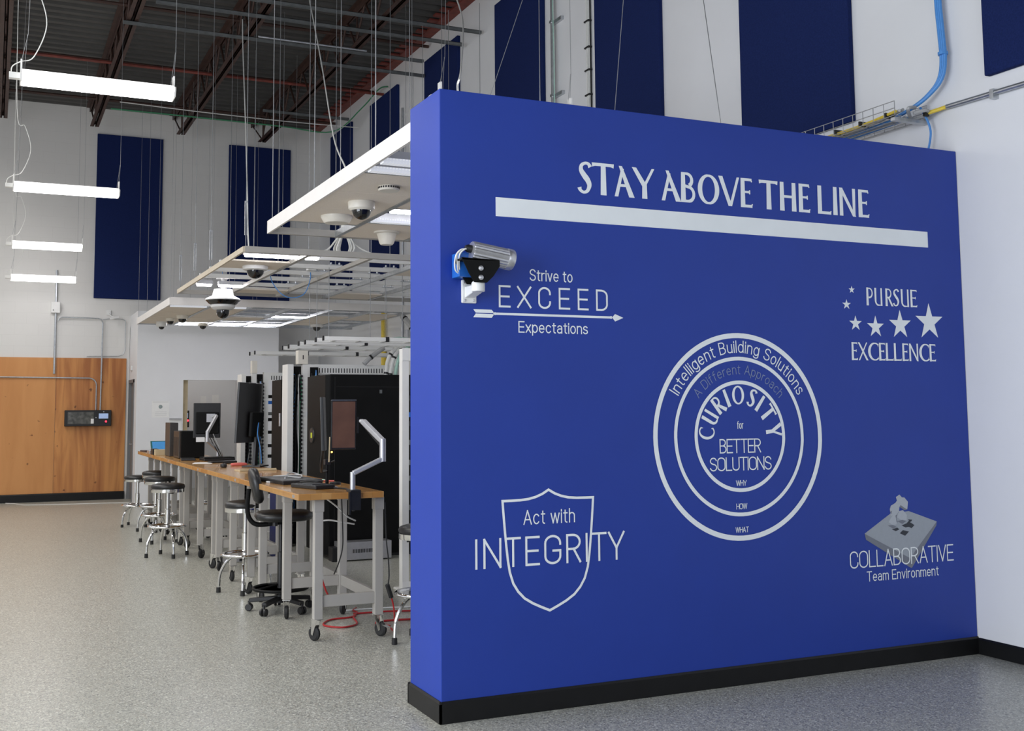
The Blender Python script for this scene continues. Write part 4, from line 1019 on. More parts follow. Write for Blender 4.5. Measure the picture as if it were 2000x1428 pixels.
bench(-.205, .425, 4.15, 6.02, (4.38, 5.16, 5.86), 'butcher block workbench second from the blue wall, behind the black drafting chair')
bench(-.205, .425, 6.05, 8.10, (6.10, 6.95, 7.90), 'butcher block workbench third from the blue wall, with papers and a black laptop')
bench(-.205, .425, 8.13, 9.66, (8.22, 8.85, 9.48), 'butcher block workbench fourth from the blue wall, under the black computer tower')
bench(-.205, .425, 9.69, 11.25, (9.78, 10.45, 11.10), 'butcher block workbench farthest from the blue wall, carrying the blue tablet')

# ------------------------------------------------------------------ shop stools
def make_stool(label):
    r = thing('shop_stool', label, 'stool', (0, 0, 0), group='chrome shop stools along the workbenches')
    H = .81
    s = obj('seat', MB().lathe([(.165, H-.066), (.183, H-.052), (.187, H-.035), (.178, H-.016), (.14, H-.004), (.07, H), (0, H+.001)], (0,0,0), 32), MT['black_vinyl'], r, smooth=True, angle=60)
    obj('seat_band', MB().lathe([(.160, H-.100), (.183, H-.098), (.1845, H-.090), (.1845, H-.060), (.180, H-.058), (.160, H-.062), (.160, H-.100)], (0,0,0), 36), MT['chrome'], s, smooth=True)
    c = obj('column', MB().lathe([(0, .30), (.030, .30), (.030, .52), (.0215, .525), (.0215, H-.10), (.06, H-.098), (0, H-.095)], (0,0,0), 16), MT['chrome'], r, smooth=True)
    obj('height_lever', MB().tube([(.02, 0, H-.115), (.13, .03, H-.125)], .006, 8), MT['black_plastic'], c, smooth=True)
    pr = [(.195+.020*math.cos(a), .335+.014*math.sin(a)) for a in np.linspace(0, 2*PI, 13)]
    obj('foot_ring', MB().lathe(pr, (0,0,0), 36).lathe([(0, .336), (.19, .336), (.19, .328), (0, .328)], (0,0,0), 36), MT['chrome'], r, smooth=True)
    for k in range(4):
        a = PI/4 + k*PI/2 + .2; d = Vector((math.cos(a), math.sin(a), 0))
        P = [d*.05+Vector((0,0,.325)), d*.11+Vector((0,0,.310)), d*.165+Vector((0,0,.265)), d*.205+Vector((0,0,.195)), d*.222+Vector((0,0,.14)), d*.228+Vector((0,0,.05)), d*.230+Vector((0,0,.012))]
        l = obj('leg', MB().tube(smooth_path(P, 4), .0135, 10), MT['chrome'], r, smooth=True)
        obj('rubber_foot', MB().lathe([(0, 0), (.020, 0), (.019, .045), (.0135, .047)], (d.x*.2295, d.y*.2295, 0), 12), MT['rubber'], l, smooth=True)
    return r
st = make_stool('chrome shop stool with black seat, cut off by the edge of the blue wall')
st.location = (.655, 1.92, 0); st.rotation_euler.z = 2.2
for (x, y, rz, lab) in ((-.05, 4.56, .3, 'chrome shop stool with black seat just behind the black drafting chair'),
                        (-.335, 7.32, .75, 'chrome shop stool with black seat, frontmost of the cluster by the third bench'),
                        (-.235, 8.72, .1, 'chrome shop stool with black seat, middle of the cluster behind the frontmost one'),
                        (-.10, 10.05, .5, 'chrome shop stool with black seat, back of the cluster by the bench edge'),
                        (-.25, 10.80, 1.0, 'chrome shop stool with black seat, leftmost and farthest, beside the grey office door'),
                        (.66, 10.22, .4, 'chrome shop stool on the far side of the benches, seen between their legs')):
    c = copy_tree(st, (x, y, 0), rz, lab)
    if y > 10.5: c.scale = (1, 1, .88)

# ------------------------------------------------------------------ drafting chair
dc = thing('drafting_chair', 'black drafting chair with a curved back bar pulled up to the nearest workbench', 'chair', (.015, 3.50, 0))
for k in range(5):
    a = math.radians(162 + 72*k); d = Vector((math.cos(a), math.sin(a), 0)); p = Vector((-d.y, d.x, 0))
    mb = MB().bar(d*.03+Vector((0,0,.105)), d*.255+Vector((0,0,.085)), .045, .032)
    l = obj('base_arm', mb, MT['black_plastic'], dc, bevel=.006)
    mb = MB()
    for s in (-1, 1):
        c0 = d*.255 + p*(s*.016) + Vector((0,0,.031))
        mb.lathe([(0,-.011), (.026,-.011), (.030,-.004), (.030,.006), (.024,.011), (0,.011)], c0, 16, Matrix((d, Vector((0,0,1)), p)).transposed())
    mb.tube([d*.255+Vector((0,0,.04)), d*.255+Vector((0,0,.08))], .011, 8)
    obj('caster', mb, MT['black_plastic'], l, smooth=True)
col = obj('column', MB().lathe([(.040, .07), (.040, .13), (.028, .135), (.028, .47), (.019, .475), (.019, .715), (0, .716)], (0,0,0), 16), MT['black_plastic'], dc, smooth=True)
pr = [(.218+.012*math.cos(a), .185+.012*math.sin(a)) for a in np.linspace(0, 2*PI, 11)]
mb = MB().lathe(pr, (0,0,0), 36)
for k in range(4):
    a = .4 + k*PI/2; mb.tube([(math.cos(a)*.02, math.sin(a)*.02, .215), (math.cos(a)*.212, math.sin(a)*.212, .188)], .009, 8)
obj('foot_ring', mb, MT['black_steel'], dc, smooth=True)
def pad(mb, cx, cy, cz, sx, sy, sz, m, n=24, p=3.2):
    # rounded cushion: superellipse outline with domed faces
    prof = [(0, -1), (.80, -1), (.94, -.72), (1, -.1), (.97, .45), (.86, .85), (.5, 1), (0, 1.03)]
    vs = []; fs = []
    for (r, z) in prof:
        for j in range(n):
            a = 2*PI*j/n; ca, sa = math.cos(a), math.sin(a)
            q = 1/((abs(ca)**p + abs(sa)**p)**(1/p))
            vs.append(m @ Vector((ca*q*r*sx, sa*q*r*sy, z*sz)) + Vector((cx, cy, cz)))
    for i in range(len(prof)-1):
        for j in range(n): fs.append((i*n+j, i*n+(j+1) % n, (i+1)*n+(j+1) % n, (i+1)*n+j))
    return mb.add(vs, fs)
seat = obj('seat', pad(MB(), .02, 0, .765, .235, .225, .038, Matrix.Identity(3)), MT['black_vinyl'], dc, smooth=True, angle=70)
obj('seat_plate', MB().box(-.11, .09, -.09, .09, .700, .728), MT['black_steel'], seat)
obj('tilt_knob', MB().lathe([(0,0), (.022, 0), (.022, .03), (0, .031)], (-.06, -.10, .690), 12), MT['black_plastic'], seat, smooth=True)
bk = obj('backrest', pad(MB(), -.205, 0, 1.010, .148, .195, .040, roty(math.radians(90)) @ Matrix.Identity(3) if False else (roty(math.radians(78))), p=2.6), MT['black_vinyl'], dc, smooth=True, angle=70)
mb = MB().tube(smooth_path([(-.02, 0, .708), (-.14, 0, .695), (-.215, 0, .705), (-.262, 0, .765), (-.272, 0, .86), (-.262, 0, .985)], 6), .019, 10)
obj('back_bar', mb, MT['black_steel'], dc, smooth=True)
dc.rotation_euler.z = math.radians(-8)

# ------------------------------------------------------------------ things on the benches
def on_bench(name, mb, m, label, cat, **k):
    o = obj(name, mb, m, **k); tag(o, label, cat); return o
lp = thing('laptop', 'closed dark grey laptop with cables lying on it, on the nearest bench', 'laptop', (.06, 3.42, TZ))
m = rotz(.10)
obj('body', MB().obox((.06, 3.42, TZ+.012), (.33, .62, .024), m), MT['black_plastic'], lp, True, bevel=.004)
obj('lid', MB().obox((.06, 3.42, TZ+.030), (.325, .61, .010), m), mat('grey_lid', (.06, .062, .065, 1), .35, noise=.1), lp, True, bevel=.003)
o = obj('tangled_cable', MB().tube(smooth_path([(-.02, 3.25, TZ+.042), (.04, 3.42, TZ+.046), (.12, 3.30, TZ+.044), (.17, 3.50, TZ+.052), (.08, 3.58, TZ+.046), (.14, 3.66, TZ+.062), (.19, 3.60, TZ+.044), (.05, 3.48, TZ+.05), (-.03, 3.60, TZ+.042)]), .0055, 6), MT['cable_grey'], smooth=True); tag(o, 'grey cables heaped on the closed laptop', 'cable')
t = thing('desk_phone', 'black desk handset lying on the nearest bench in front of the laptop', 'handset', (.06, 2.72, TZ))
m = rotz(.28)
obj('body', MB().obox((.05, 2.68, TZ+.016), (.17, .36, .032), m), MT['black_plastic'], t, True, bevel=.008)
obj('keypad_panel', MB().obox((.05, 2.66, TZ+.034), (.12, .16, .006), m), mat('dark_grey_panel', (.05, .052, .058, 1), .3, noise=.1), t, True, bevel=.002)
obj('coiled_lead', MB().tube(smooth_path([(.0, 2.85, TZ+.036), (.02, 2.70, TZ+.052), (.08, 2.62, TZ+.054), (.13, 2.72, TZ+.050), (.10, 2.86, TZ+.042)]), .006, 6), MT['cable_black'], t, True, smooth=True)
o = on_bench('cord', MB().tube(smooth_path([(.13, 2.58, TZ+.008), (.19, 2.50, TZ+.007), (.22, 2.40, TZ+.007), (.215, 2.30, TZ+.007)]), .006, 6), MT['cable_black'], 'short black cord with a pale connector at the front of the nearest bench', 'cord', smooth=True)
o = on_bench('usb_plug', MB().box(.175, .205, 2.54, 2.60, TZ, TZ+.014), MT['silver'], 'small pale plug lying on the nearest bench beside the black cord', 'plug', bevel=.002)
o = on_bench('puck', MB().lathe([(0, 0), (.045, 0), (.045, .016), (.038, .020), (0, .020)], (.315, 2.98, TZ), 24), MT['black_plastic'], 'small round black puck at the right edge of the nearest bench', 'puck', smooth=True)
o = on_bench('dish', MB().lathe([(0, 0), (.04, 0), (.062, .014), (.058, .014), (.038, .004), (0, .004)], (.30, 3.42, TZ), 24), MT['pale_green'], 'small pale green dish near the laptop on the nearest bench', 'dish', smooth=True)
o = on_bench('marker', MB().tube([(.33, 3.36, TZ+.006), (.40, 3.30, TZ+.006)], .006, 8), MT['pink'], 'red marker lying beside the small pale green dish', 'marker', smooth=True)
o = on_bench('cable_clip', MB().box(-.13, -.10, 3.40, 3.44, TZ, TZ+.014), MT['white_plastic'], 'tiny white clip at the left end of the closed laptop', 'clip', bevel=.003)
o = on_bench('wooden_tray', MB().obox((.20, 5.30, TZ+.005), (.36, .22, .010), rotz(.05)).obox((.20, 5.19, TZ+.014), (.36, .012, .018), rotz(.05)), MT['wood_edge'], 'thin wooden tray on the second bench behind the drafting chair', 'tray')
o = on_bench('computer_mouse', pad(MB(), .02, 5.98, TZ+.020, .032, .055, .020, Matrix.Identity(3)), MT['black_plastic'], 'black computer mouse where the second and third benches meet', 'mouse', smooth=True)
o = on_bench('pencil_case', pad(MB(), .24, 6.28, TZ+.016, .09, .035, .016, rotz(.15)), MT['pink'], 'flat red pouch below the large curved monitor', 'pouch', smooth=True)
o = on_bench('paper_sheet', MB().obox((.0, 7.05, TZ+.001), (.21, .30, .002), rotz(-.25)), MT['paper'], 'white paper sheet near the edge of the third bench', 'paper')
o = on_bench('notebook', MB().obox((-.03, 7.90, TZ+.012), (.16, .34, .024), rotz(-.12)), MT['black_plastic'], 'dark notebook lying in front of the black computer tower', 'notebook', bevel=.004)
lp = thing('laptop', 'black closed laptop on the third bench, under the back of the small monitor', 'laptop', (.27, 7.75, TZ))
obj('body', MB().obox((.27, 7.66, TZ+.014), (.36, .26, .028), rotz(.05)), MT['black_plastic'], lp, True, bevel=.005)
obj('lid', MB().obox((.27, 7.66, TZ+.035), (.355, .255, .012), rotz(.05)), MT['black_steel'], lp, True, bevel=.004)
o = on_bench('pen', MB().tube([(.16, 6.72, TZ+.007), (.30, 6.86, TZ+.007)], .007, 8), MT['black_plastic'], 'black pen by the red pouch on the third bench', 'pen', smooth=True)
o = on_bench('keyboard', MB().obox((.22, 7.08, TZ+.009), (.30, .13, .018), rotz(.12)), MT['black_plastic'], 'black keyboard in front of the closed laptop on the third bench', 'keyboard', bevel=.004)

# nearest bench: silver monitor arm, portrait monitor and small stand
ar = thing('monitor_mount', 'silver gas spring monitor arm clamped to the near end of the nearest bench', 'monitor mount', (.17, 2.16, TZ))
q = [(.205, 2.18, 1.05), (.205, 2.18, 1.165), (.424, 2.16, 1.265), (.424, 2.16, 1.39), (.345, 2.38, 1.535)]
obj('post', MB().tube([(.205, 2.18, 1.051), (.205, 2.18, 1.175)], .019, 14), MT['arm_silver'], ar, True, smooth=True)
obj('clamp', MB().box(.168, .243, 2.104, 2.215, 1.0365, 1.052).box(.168, .243, 2.104, 2.1275, .91, 1.0365).box(.178, .233, 2.1275, 2.19, .925, .94).tube([(.205, 2.16, .90), (.205, 2.16, .988)], .009, 10), MT['black_plastic'], ar, True, bevel=.002)
obj('cable_clip', MB().box(.156, .1675, 2.10, 2.1265, .88, 1.04), MT['black_plastic'], ar, True)
lo = obj('lower_arm', MB().bar(q[1], q[2], .040, .034), MT['arm_silver'], ar, True, bevel=.008)
obj('elbow', MB().lathe([(0, -.02), (.023, -.02), (.023, .135), (.020, .145), (0, .146)], (.424, 2.16, 1.265), 18), MT['arm_silver'], ar, True, smooth=True)
obj('upper_arm', MB().bar(q[3], q[4], .042, .036), MT['arm_silver'], ar, True, bevel=.006)
obj('arm_cover', MB().bar(Vector(q[3])+Vector((-.004,0,-.028)), Vector(q[4])+Vector((.01,-.02,-.028)), .034, .022), MT['black_plastic'], ar, True)
obj('mount_head', MB().tube([(.345, 2.38, 1.535), (.330, 2.40, 1.535)], .014, 10), MT['arm_silver'], ar, True, smooth=True)
mo = thing('monitor', 'portrait monitor with a brown reflection painted on its screen on the silver arm', 'monitor', (.13, 2.42, 1.30))
m = rotz(math.radians(-2)) @ rotx(math.radians(2))
cx_, cy_, cz_ = .215, 2.45, 1.508
obj('case', MB().obox((cx_, cy_, cz_), (.190, .03, .365), m), MT['black_plastic'], mo, True, bevel=.004)
obj('screen', MB().obox(Vector((cx_, cy_, cz_)) + m @ Vector((0, -.0155, .002)), (.172, .002, .340), m), MT['screen_reflection'], mo, True)
obj('bezel_edge', MB().obox(Vector((cx_, cy_, cz_)) + m @ Vector((0, -.012, .183)), (.190, .012, .003), m), MT['silver'], mo, True)
obj('vesa_plate', MB().obox((.318, 2.43, 1.505), (.012, .04, .12), Matrix.Identity(3)), MT['black_plastic'], mo, True)
mo2 = thing('monitor', 'second black monitor seen nearly edge on, left of the portrait one', 'monitor', (.02, 2.60, 1.26))
m = rotz(math.radians(69)) @ rotx(math.radians(-2))
obj('case', MB().obox((.095, 2.56, 1.515), (.21, .024, .40), m), MT['black_plastic'], mo2, True, bevel=.005)
obj('stand_neck', MB().tube([(.105, 2.60, 1.32), (.11, 2.66, 1.22), (.15, 2.80, 1.15), (.215, 2.90, 1.15)], .012, 8), MT['black_plastic'], mo2, True, smooth=True)
ps = thing('display_stand', 'black pole stand behind the two monitors on the nearest bench', 'stand', (.23, 2.92, TZ))
obj('pole', MB().tube([(.23, 2.92, TZ+.008), (.23, 2.92, 1.235)], .014, 12), MT['black_steel'], ps, True, smooth=True)
obj('foot', MB().box(.18, .275, 2.88, 2.96, TZ+.001, TZ+.009), MT['black_steel'], ps, True)
obj('pole_clamp', MB().box(.208, .252, 2.895, 2.945, 1.195, 1.235).tube([(.25, 2.91, 1.21), (.285, 2.90, 1.225)], .006, 8), MT['black_plastic'], ps, True)
w = on_bench('wooden_ruler', MB().bar((.105, 2.44, 1.237), (.11, 2.44, 1.42), .014, .005), MT['wood_edge'], 'tan ruler strapped upright to the edge of the black monitor', 'ruler')

# second bench: large curved monitor
mn = thing('monitor', 'large black curved monitor seen from behind on the second bench', 'monitor', (.31, 6.0, TZ))
def curved(w, h, t, bow, n=12):
    mb = MB(); vs = []; fs = []
    for i in range(n+1):
        u = -1+2*i/n; x = u*w/2; d = bow*u*u
        vs += [(x, d, -h/2), (x, d, h/2), (x, d-t*(1-.55*u*u), h/2*.985), (x, d-t*(1-.55*u*u), -h/2*.985)]
    for i in range(n):
        a = 4*i; b = a+4
        for k in range(4): fs.append((a+k, a+(k+1) % 4, b+(k+1) % 4, b+k))
    fs += [(3,2,1,0), (4*n, 4*n+1, 4*n+2, 4*n+3)]
    return mb.add(vs, fs)
m = rotz(math.radians(57)) @ rotx(math.radians(3)); c0 = Vector((.31, 6.02, 1.595))
mb = curved(.68, .62, .045, .035); mb.v = [tuple(m @ Vector(p) + c0) for p in mb.v]
obj('case', mb, MT['black_plastic'], mn, True, smooth=True)
mb = curved(.655, .595, .002, .035); mb.v = [tuple(m @ (Vector(p)+Vector((0, .0025, 0))) + c0) for p in mb.v]
obj('screen', mb, MT['dome_glass'], mn, True, smooth=True)
mb = MB().obox(c0 + m @ Vector((0, -.06, -.12)), (.34, .04, .26), m); obj('rear_housing', mb, MT['black_steel'], mn, True, bevel=.012)
mb = MB().obox(c0 + m @ Vector((0, -.07, -.38)), (.07, .03, .36), m).obox(Vector((.31, 6.02, TZ+.008)) + rotz(math.radians(57)) @ Vector((0, -.05, 0)), (.26, .20, .014), rotz(math.radians(57))); obj('stand', mb, MT['black_plastic'], mn, True, bevel=.004)
mb = MB()
for dx, mt_ in ((-.04, 'cable_blue'), (.0, 'cable_black')):
    p0 = c0 + m @ Vector((dx, -.10, -.10))
    o = obj('lead', MB().tube(smooth_path([p0, p0+Vector((-.02, -.05, -.12)), p0+Vector((.01, -.06, -.28)), p0+Vector((.03, -.02, -.42))]), .005, 6), MT[mt_], mn, True, smooth=True)

# third and fourth benches: small monitor on an arm, computer towers, boxes
mn = thing('monitor', 'small square black monitor seen from behind, on an arm over the third bench', 'monitor', (.18, 7.9, 1.28))
m = rotz(math.radians(-6))
obj('case', MB().obox((.187, 7.90, 1.50), (.315, .035, .415), m), MT['black_plastic'], mn, True, bevel=.006)
obj('rear_panel', MB().obox((.188, 7.874, 1.47), (.27, .022, .26), m), MT['black_steel'], mn, True, bevel=.010)
obj('asset_sticker', MB().obox((.11, 7.8805, 1.275), (.10, .001, .055), m), MT['paper'], mn, True, label='white sticker on the lower edge')
ar = thing('monitor_mount', 'silver monitor arm behind the small square monitor on the third bench', 'monitor mount', (.30, 7.86, TZ))
obj('upper_arm', MB().bar((.285, 7.80, 1.565), (.165, 7.74, 1.36), .034, .034), MT['arm_silver'], ar, True, bevel=.006)
obj('elbow', MB().tube([(.165, 7.74, 1.38), (.165, 7.74, 1.25)], .020, 12), MT['arm_silver'], ar, True, smooth=True)
obj('lower_arm', MB().bar((.165, 7.74, 1.265), (.32, 7.88, 1.14), .032, .030), MT['arm_silver'], ar, True, bevel=.006)
obj('post', MB().tube([(.32, 7.90, TZ), (.32, 7.90, 1.16)], .018, 12), MT['arm_silver'], ar, True, smooth=True)
obj('vesa_plate', MB().obox((.225, 7.855, 1.53), (.10, .010, .10), m).tube([(.27, 7.81, 1.56), (.24, 7.85, 1.54)], .014, 8), MT['arm_silver'], ar, True)
for j, (dx, mt_) in enumerate(((0, 'cable_black'), (.03, 'cable_black'), (.055, 'cable_grey'))):
    obj('lead', MB().tube(smooth_path([(.20+dx, 7.86, 1.34), (.24+dx, 7.82, 1.24), (.31+dx*.8, 7.83, 1.12), (.38+dx*.4, 8.0, TZ+.01)]), .005, 6), MT[mt_], ar, True, smooth=True)
pc = thing('computer_tower', 'black computer tower standing on the fourth bench left of the small monitor', 'computer tower', (.10, 8.55, TZ))
obj('case', MB().box(-.045, .235, 8.30, 8.75, TZ+.004, TZ+.335), MT['black_steel'], pc, True, bevel=.004)
obj('front_panel', MB().box(-.072, -.046, 8.31, 8.74, TZ+.006, TZ+.333), mat('dark_brown_plastic', (.035, .026, .020, 1), .4, noise=.15), pc, True, bevel=.004)
mb = MB()
for k in range(7): mb.box(-.074, -.071, 8.35+k*.055, 8.375+k*.055, TZ+.03, TZ+.26)
obj('vent_slots', mb, MT['black_plastic'], pc, True)
pc = thing('computer_tower', 'tall thin dark computer tower standing upright behind the larger black one', 'computer tower', (-.01, 9.2, TZ))
obj('case', MB().box(-.075, .025, 9.05, 9.45, TZ+.003, TZ+.43), mat('dark_graphite', (.045, .040, .037, 1), .4, noise=.15), pc, True, bevel=.004)
obj('side_panel', MB().box(.025, .030, 9.06, 9.44, TZ+.006, TZ+.425), MT['black_steel'], pc, True)
t = thing('tablet', 'blue screened tablet leaning on the boxes at the far end of the benches', 'tablet', (-.02, 10.2, TZ+.11))
m = rotx(math.radians(52))
obj('case', MB().obox((-.03, 10.28, TZ+.088), (.24, .19, .016), m), mat('teal_case', (.02, .12, .12, 1), .4, noise=.1), t, True, bevel=.004)
obj('screen', MB().obox(Vector((-.025, 10.28, TZ+.088)) + m @ Vector((0, 0, .0085)), (.205, .16, .002), m), mat('tablet_blue', (.07, .27, .58, 1), .3, noise=.05, emit=(.07, .27, .58, 1), es=.12), t, True)
o = on_bench('cardboard_box', MB().box(-.185, -.05, 9.52, 9.66, TZ, TZ+.075), MT['wood_edge'], 'beige box in front of the blue tablet', 'box', bevel=.003)
for k, z in enumerate((0, .026, .052)):
    o = on_bench('storage_case', MB().box(-.195, -.12, 9.72, 9.92, TZ+z, TZ+z+.025), MT['black_plastic'], ('dark flat case at the bottom of the stack beside the beige box', 'dark flat case in the middle of the stack beside the beige box', 'dark flat case on top of the stack beside the beige box')[k], 'case', bevel=.003)
o = on_bench('folder', MB().obox((-.07, 10.95, TZ+.009), (.22, .30, .018), rotz(.1)), mat('dark_maroon', (.06, .035, .035, 1), .6, noise=.1), 'dark folder at the far corner of the last bench', 'folder', bevel=.003)
o = on_bench('metal_adapter', MB().box(-.19, -.13, 10.1, 10.35, TZ, TZ+.04), MT['silver'], 'small silver block on the last bench between the folder and the dark cases', 'adapter', bevel=.003)

# ------------------------------------------------------------------ racks, cabinets and overhead runways
def fingers(x0, x1, y, z0, z1, step=.048, tip=.016):
    mb = MB(); z = z0; i = 0
    while z < z1:
        mb.box(x0, x0+.010, y-.085, y, z, z+.012).box(x0-.007, x0+.016, y-.090, y-.075, z-.006, z+.018)
        mb.box(x1-.010, x1, y-.085, y, z, z+.012).box(x1-.016, x1+.012, y-.090, y-.075, z-.006, z+.018)
        z += step; i += 1
    mb.box(x0, x0+.012, y-.02, y, z0-.03, z1+.03).box(x1-.012, x1, y-.02, y, z0-.03, z1+.03)
    return mb
def bundle(parent, x0, x1, y, z0, z1, seed, cols=('cable_green', 'cable_black', 'cable_white', 'cable_grey', 'cable_black', 'cable_blue')):
    rnd = random.Random(seed)
    for c in cols:
        x = rnd.uniform(x0+.02, x1-.02); zz = [z0+.02] + sorted(rnd.uniform(z0, z1) for _ in range(5)) + [z1-.02]
        P = [(min(x1-.012, max(x0+.012, x+rnd.uniform(-.025, .025))), y-.03-rnd.uniform(0, .03), z) for z in zz]
        obj('patch_cable', MB().tube(smooth_path(P, 4), .0055, 6), MT[c], parent, True, smooth=True)
def manager(x0, xs, x1, y, h, label, seed, side=True):
    r = thing('cable_manager', label, 'cable manager', ((x0+x1)/2, y, 0), group='vertical cable managers')
    if side: obj('side_panel', MB().box(x0, xs, y-.10, y+.16, 0, h), MT['white_steel'], r, True, bevel=.003)
    obj('back_panel', MB().box(xs, x1, y+.02, y+.035, 0.02, h-.02), MT['black_steel'], r, True)
    obj('finger_strip', fingers(xs+.008, x1-.012, y+.02, .10, h-.12), MT['black_plastic'], r, True)
    bundle(r, xs, x1, y+.01, .15, h-.1, seed)
    rnd = random.Random(seed+5)
    return r
def rack(x0, x1, y, h, label, seed, slots=True, w=.064, plate=None):
    r = thing('equipment_rack', label, 'equipment rack', ((x0+x1)/2, y, 0), group='white two post racks')
    for xa in (x0, x1-w): obj('upright', MB().box(xa, xa+w, y-.04, y-.034, 0, h).box(xa, xa+.006, y-.034, y+.04, 0, h).box(xa+w-.006, xa+w, y-.034, y+.04, 0, h), MT['white_steel'], r, True)
    obj('top_channel', MB().box(x0, x1, y-.045, y-.04, h-.115, h).box(x0, x1, y-.04, y+.04, h-.006, h), MT['white_steel'], r, True)
    mb = MB(); n = int((x1-x0-.2)/.035)
    for k in range(n): mb.box(x0+.1+k*.035, x0+.112+k*.035, y-.0456, y-.0449, h-.10, h-.045)
    obj('slot_pattern', mb, MT['black_plastic'], r, True)
    obj('base_foot', MB().box(x0, x1, y-.19, y+.19, 0, .012).box(x0, x1, y-.05, y-.044, 0, .09), MT['white_steel'], r, True)
    rnd = random.Random(seed)
    for z in (1.78, 1.70, 1.55, 1.47, 1.30, 1.12, .98, .72, .50):
        mb = MB().box(x0+w, x1-w, y-.052, y-.036, z, z+.044)
        obj('patch_panel', mb, MT[rnd.choice(['black_plastic', 'black_steel', 'blue_plastic', 'galv_dark'])], r, True)
    if plate: 
        obj('end_plate', MB().box(plate[0], plate[1], y-.06, y+.06, h, plate[2]), MT['cream_plastic'], r, True, bevel=.004)
        mb = MB()
        obj('plate_slot', MB().box((plate[0]+plate[1])/2-.006, (plate[0]+plate[1])/2+.006, y-.0606, y-.0595, h+.06, h+.11), MT['black_plastic'], r, True)
    return r
# row in front, mostly hidden behind the blue wall
rack(1.220, 1.86, 3.97, 2.175, 'white rack whose left post stands right beside the blue wall edge', 1)
# row behind the first black cabinet
manager(1.067, 1.140, 1.262, 7.62, 2.168, 'white cable manager with black fingers just left of the nearer black cabinet', 2)
rack(1.265, 2.60, 7.62, 2.172, 'white rack rising behind the nearer black cabinet, with a perforated top', 3, plate=(1.205, 1.33, 2.34))
r = manager(1.345, 1.345, 1.445, 7.50, 2.155, 'black finger strip poking up over the left of the nearer black cabinet', 4, side=False)
# farther row
manager(.868, .930, 1.022, 9.32, 2.10, 'white cable manager farthest left, partly behind the large curved monitor', 5)
rack(1.022, 1.095, 9.32, 2.115, 'narrow white post with a tall cream plate, right of the large curved monitor', 6, plate=(1.015, 1.095, 2.285), w=.03) if False else None
pp = thing('rack_post', 'narrow white post topped by a cream plate, right of the large curved monitor', 'post', (1.05, 9.32, 0))
obj('upright', MB().box(1.024, 1.085, 9.28, 9.36, 0, 2.115), MT['white_steel'], pp, True)
obj('end_plate', MB().box(1.018, 1.090, 9.27, 9.37, 2.115, 2.285), MT['cream_plastic'], pp, True, bevel=.004)
manager(1.088, 1.088, 1.178, 9.30, 2.125, 'black finger strip between two white posts beside the farther black cabinet', 7, side=False)
rack(1.182, 1.86, 9.32, 2.128, 'white rack just left of the farther black cabinet', 8)

def cabinet(x0, x1, y0, y1, h, label, lcd):
    r = thing('server_cabinet', label, 'server cabinet', ((x0+x1)/2, (y0+y1)/2, 0), group='black server cabinets')
    obj('case', MB().box(x0+.05, x1, y0, y1, .03, h), MT['black_steel'], r, True, bevel=.004)
    obj('plinth', MB().box(x0+.08, x1-.02, y0+.02, y1-.02, 0, .03), MT['black_plastic'], r, True)
    d = obj('front_door', MB().prism([(y0+.01, x0+.048), (y0+.05, x0+.006), (y1-.05, x0+.006), (y1-.01, x0+.048)], 'z', .05, h-.01), MT['black_steel'], r, True)
    d.data.vertices.foreach_set('co', np.array([(v.co.y + base_of(r).y - base_of(r).x, v.co.x + base_of(r).x - base_of(r).y, v.co.z) for v in d.data.vertices]).ravel()); d.data.update()
    obj('side_seam', MB().box(x0+.10, x0+.104, y0-.001, y0+.002, .05, h-.03).box(x0+.12, x1-.05, y0-.001, y0+.002, h*.93, h*.93+.003), MT['rubber'], r, True)
    if lcd:
        pn = obj('status_panel', MB().lathe([(0, 0), (.09, 0), (.085, .014), (0, .015)], (x0+.008, (y0+y1)/2+.15, 1.33), 24, rotz(PI) @ roty(PI/2)), mat('oval_grey', (.03, .03, .03, 1), .35, noise=.1), r, True, smooth=True)
        obj('status_display', MB().box(x0-.009, x0-.006, (y0+y1)/2+.115, (y0+y1)/2+.165, 1.30, 1.36), MT['green_led'], pn, True)
    else:
        obj('door_handle', MB().box(x0-.014, x0+.006, y0+.07, y0+.10, 1.42, 1.58), MT['silver'], r, True, bevel=.003)
    return r
c1 = cabinet(1.18, 2.20, 6.26, 7.10, 2.010, 'big black server cabinet behind the nearest workbench, oval status panel on its front', True)
obj('wall_label', MB().box(1.80, 1.83, 6.2585, 6.2595, 1.80, 1.84), MT['galv_dark'], c1, True)
cabinet(1.08, 2.00, 7.84, 8.44, 2.000, 'farther black server cabinet, a narrow black slab between white posts', False)
o = obj('indicator_light', MB().lathe([(0, 0), (.010, 0), (.008, .006), (0, .008)], (1.25, 6.259, 1.158), 12, rotx(PI/2)), MT['amber_led'], c1, True, smooth=True, label='glowing amber light')

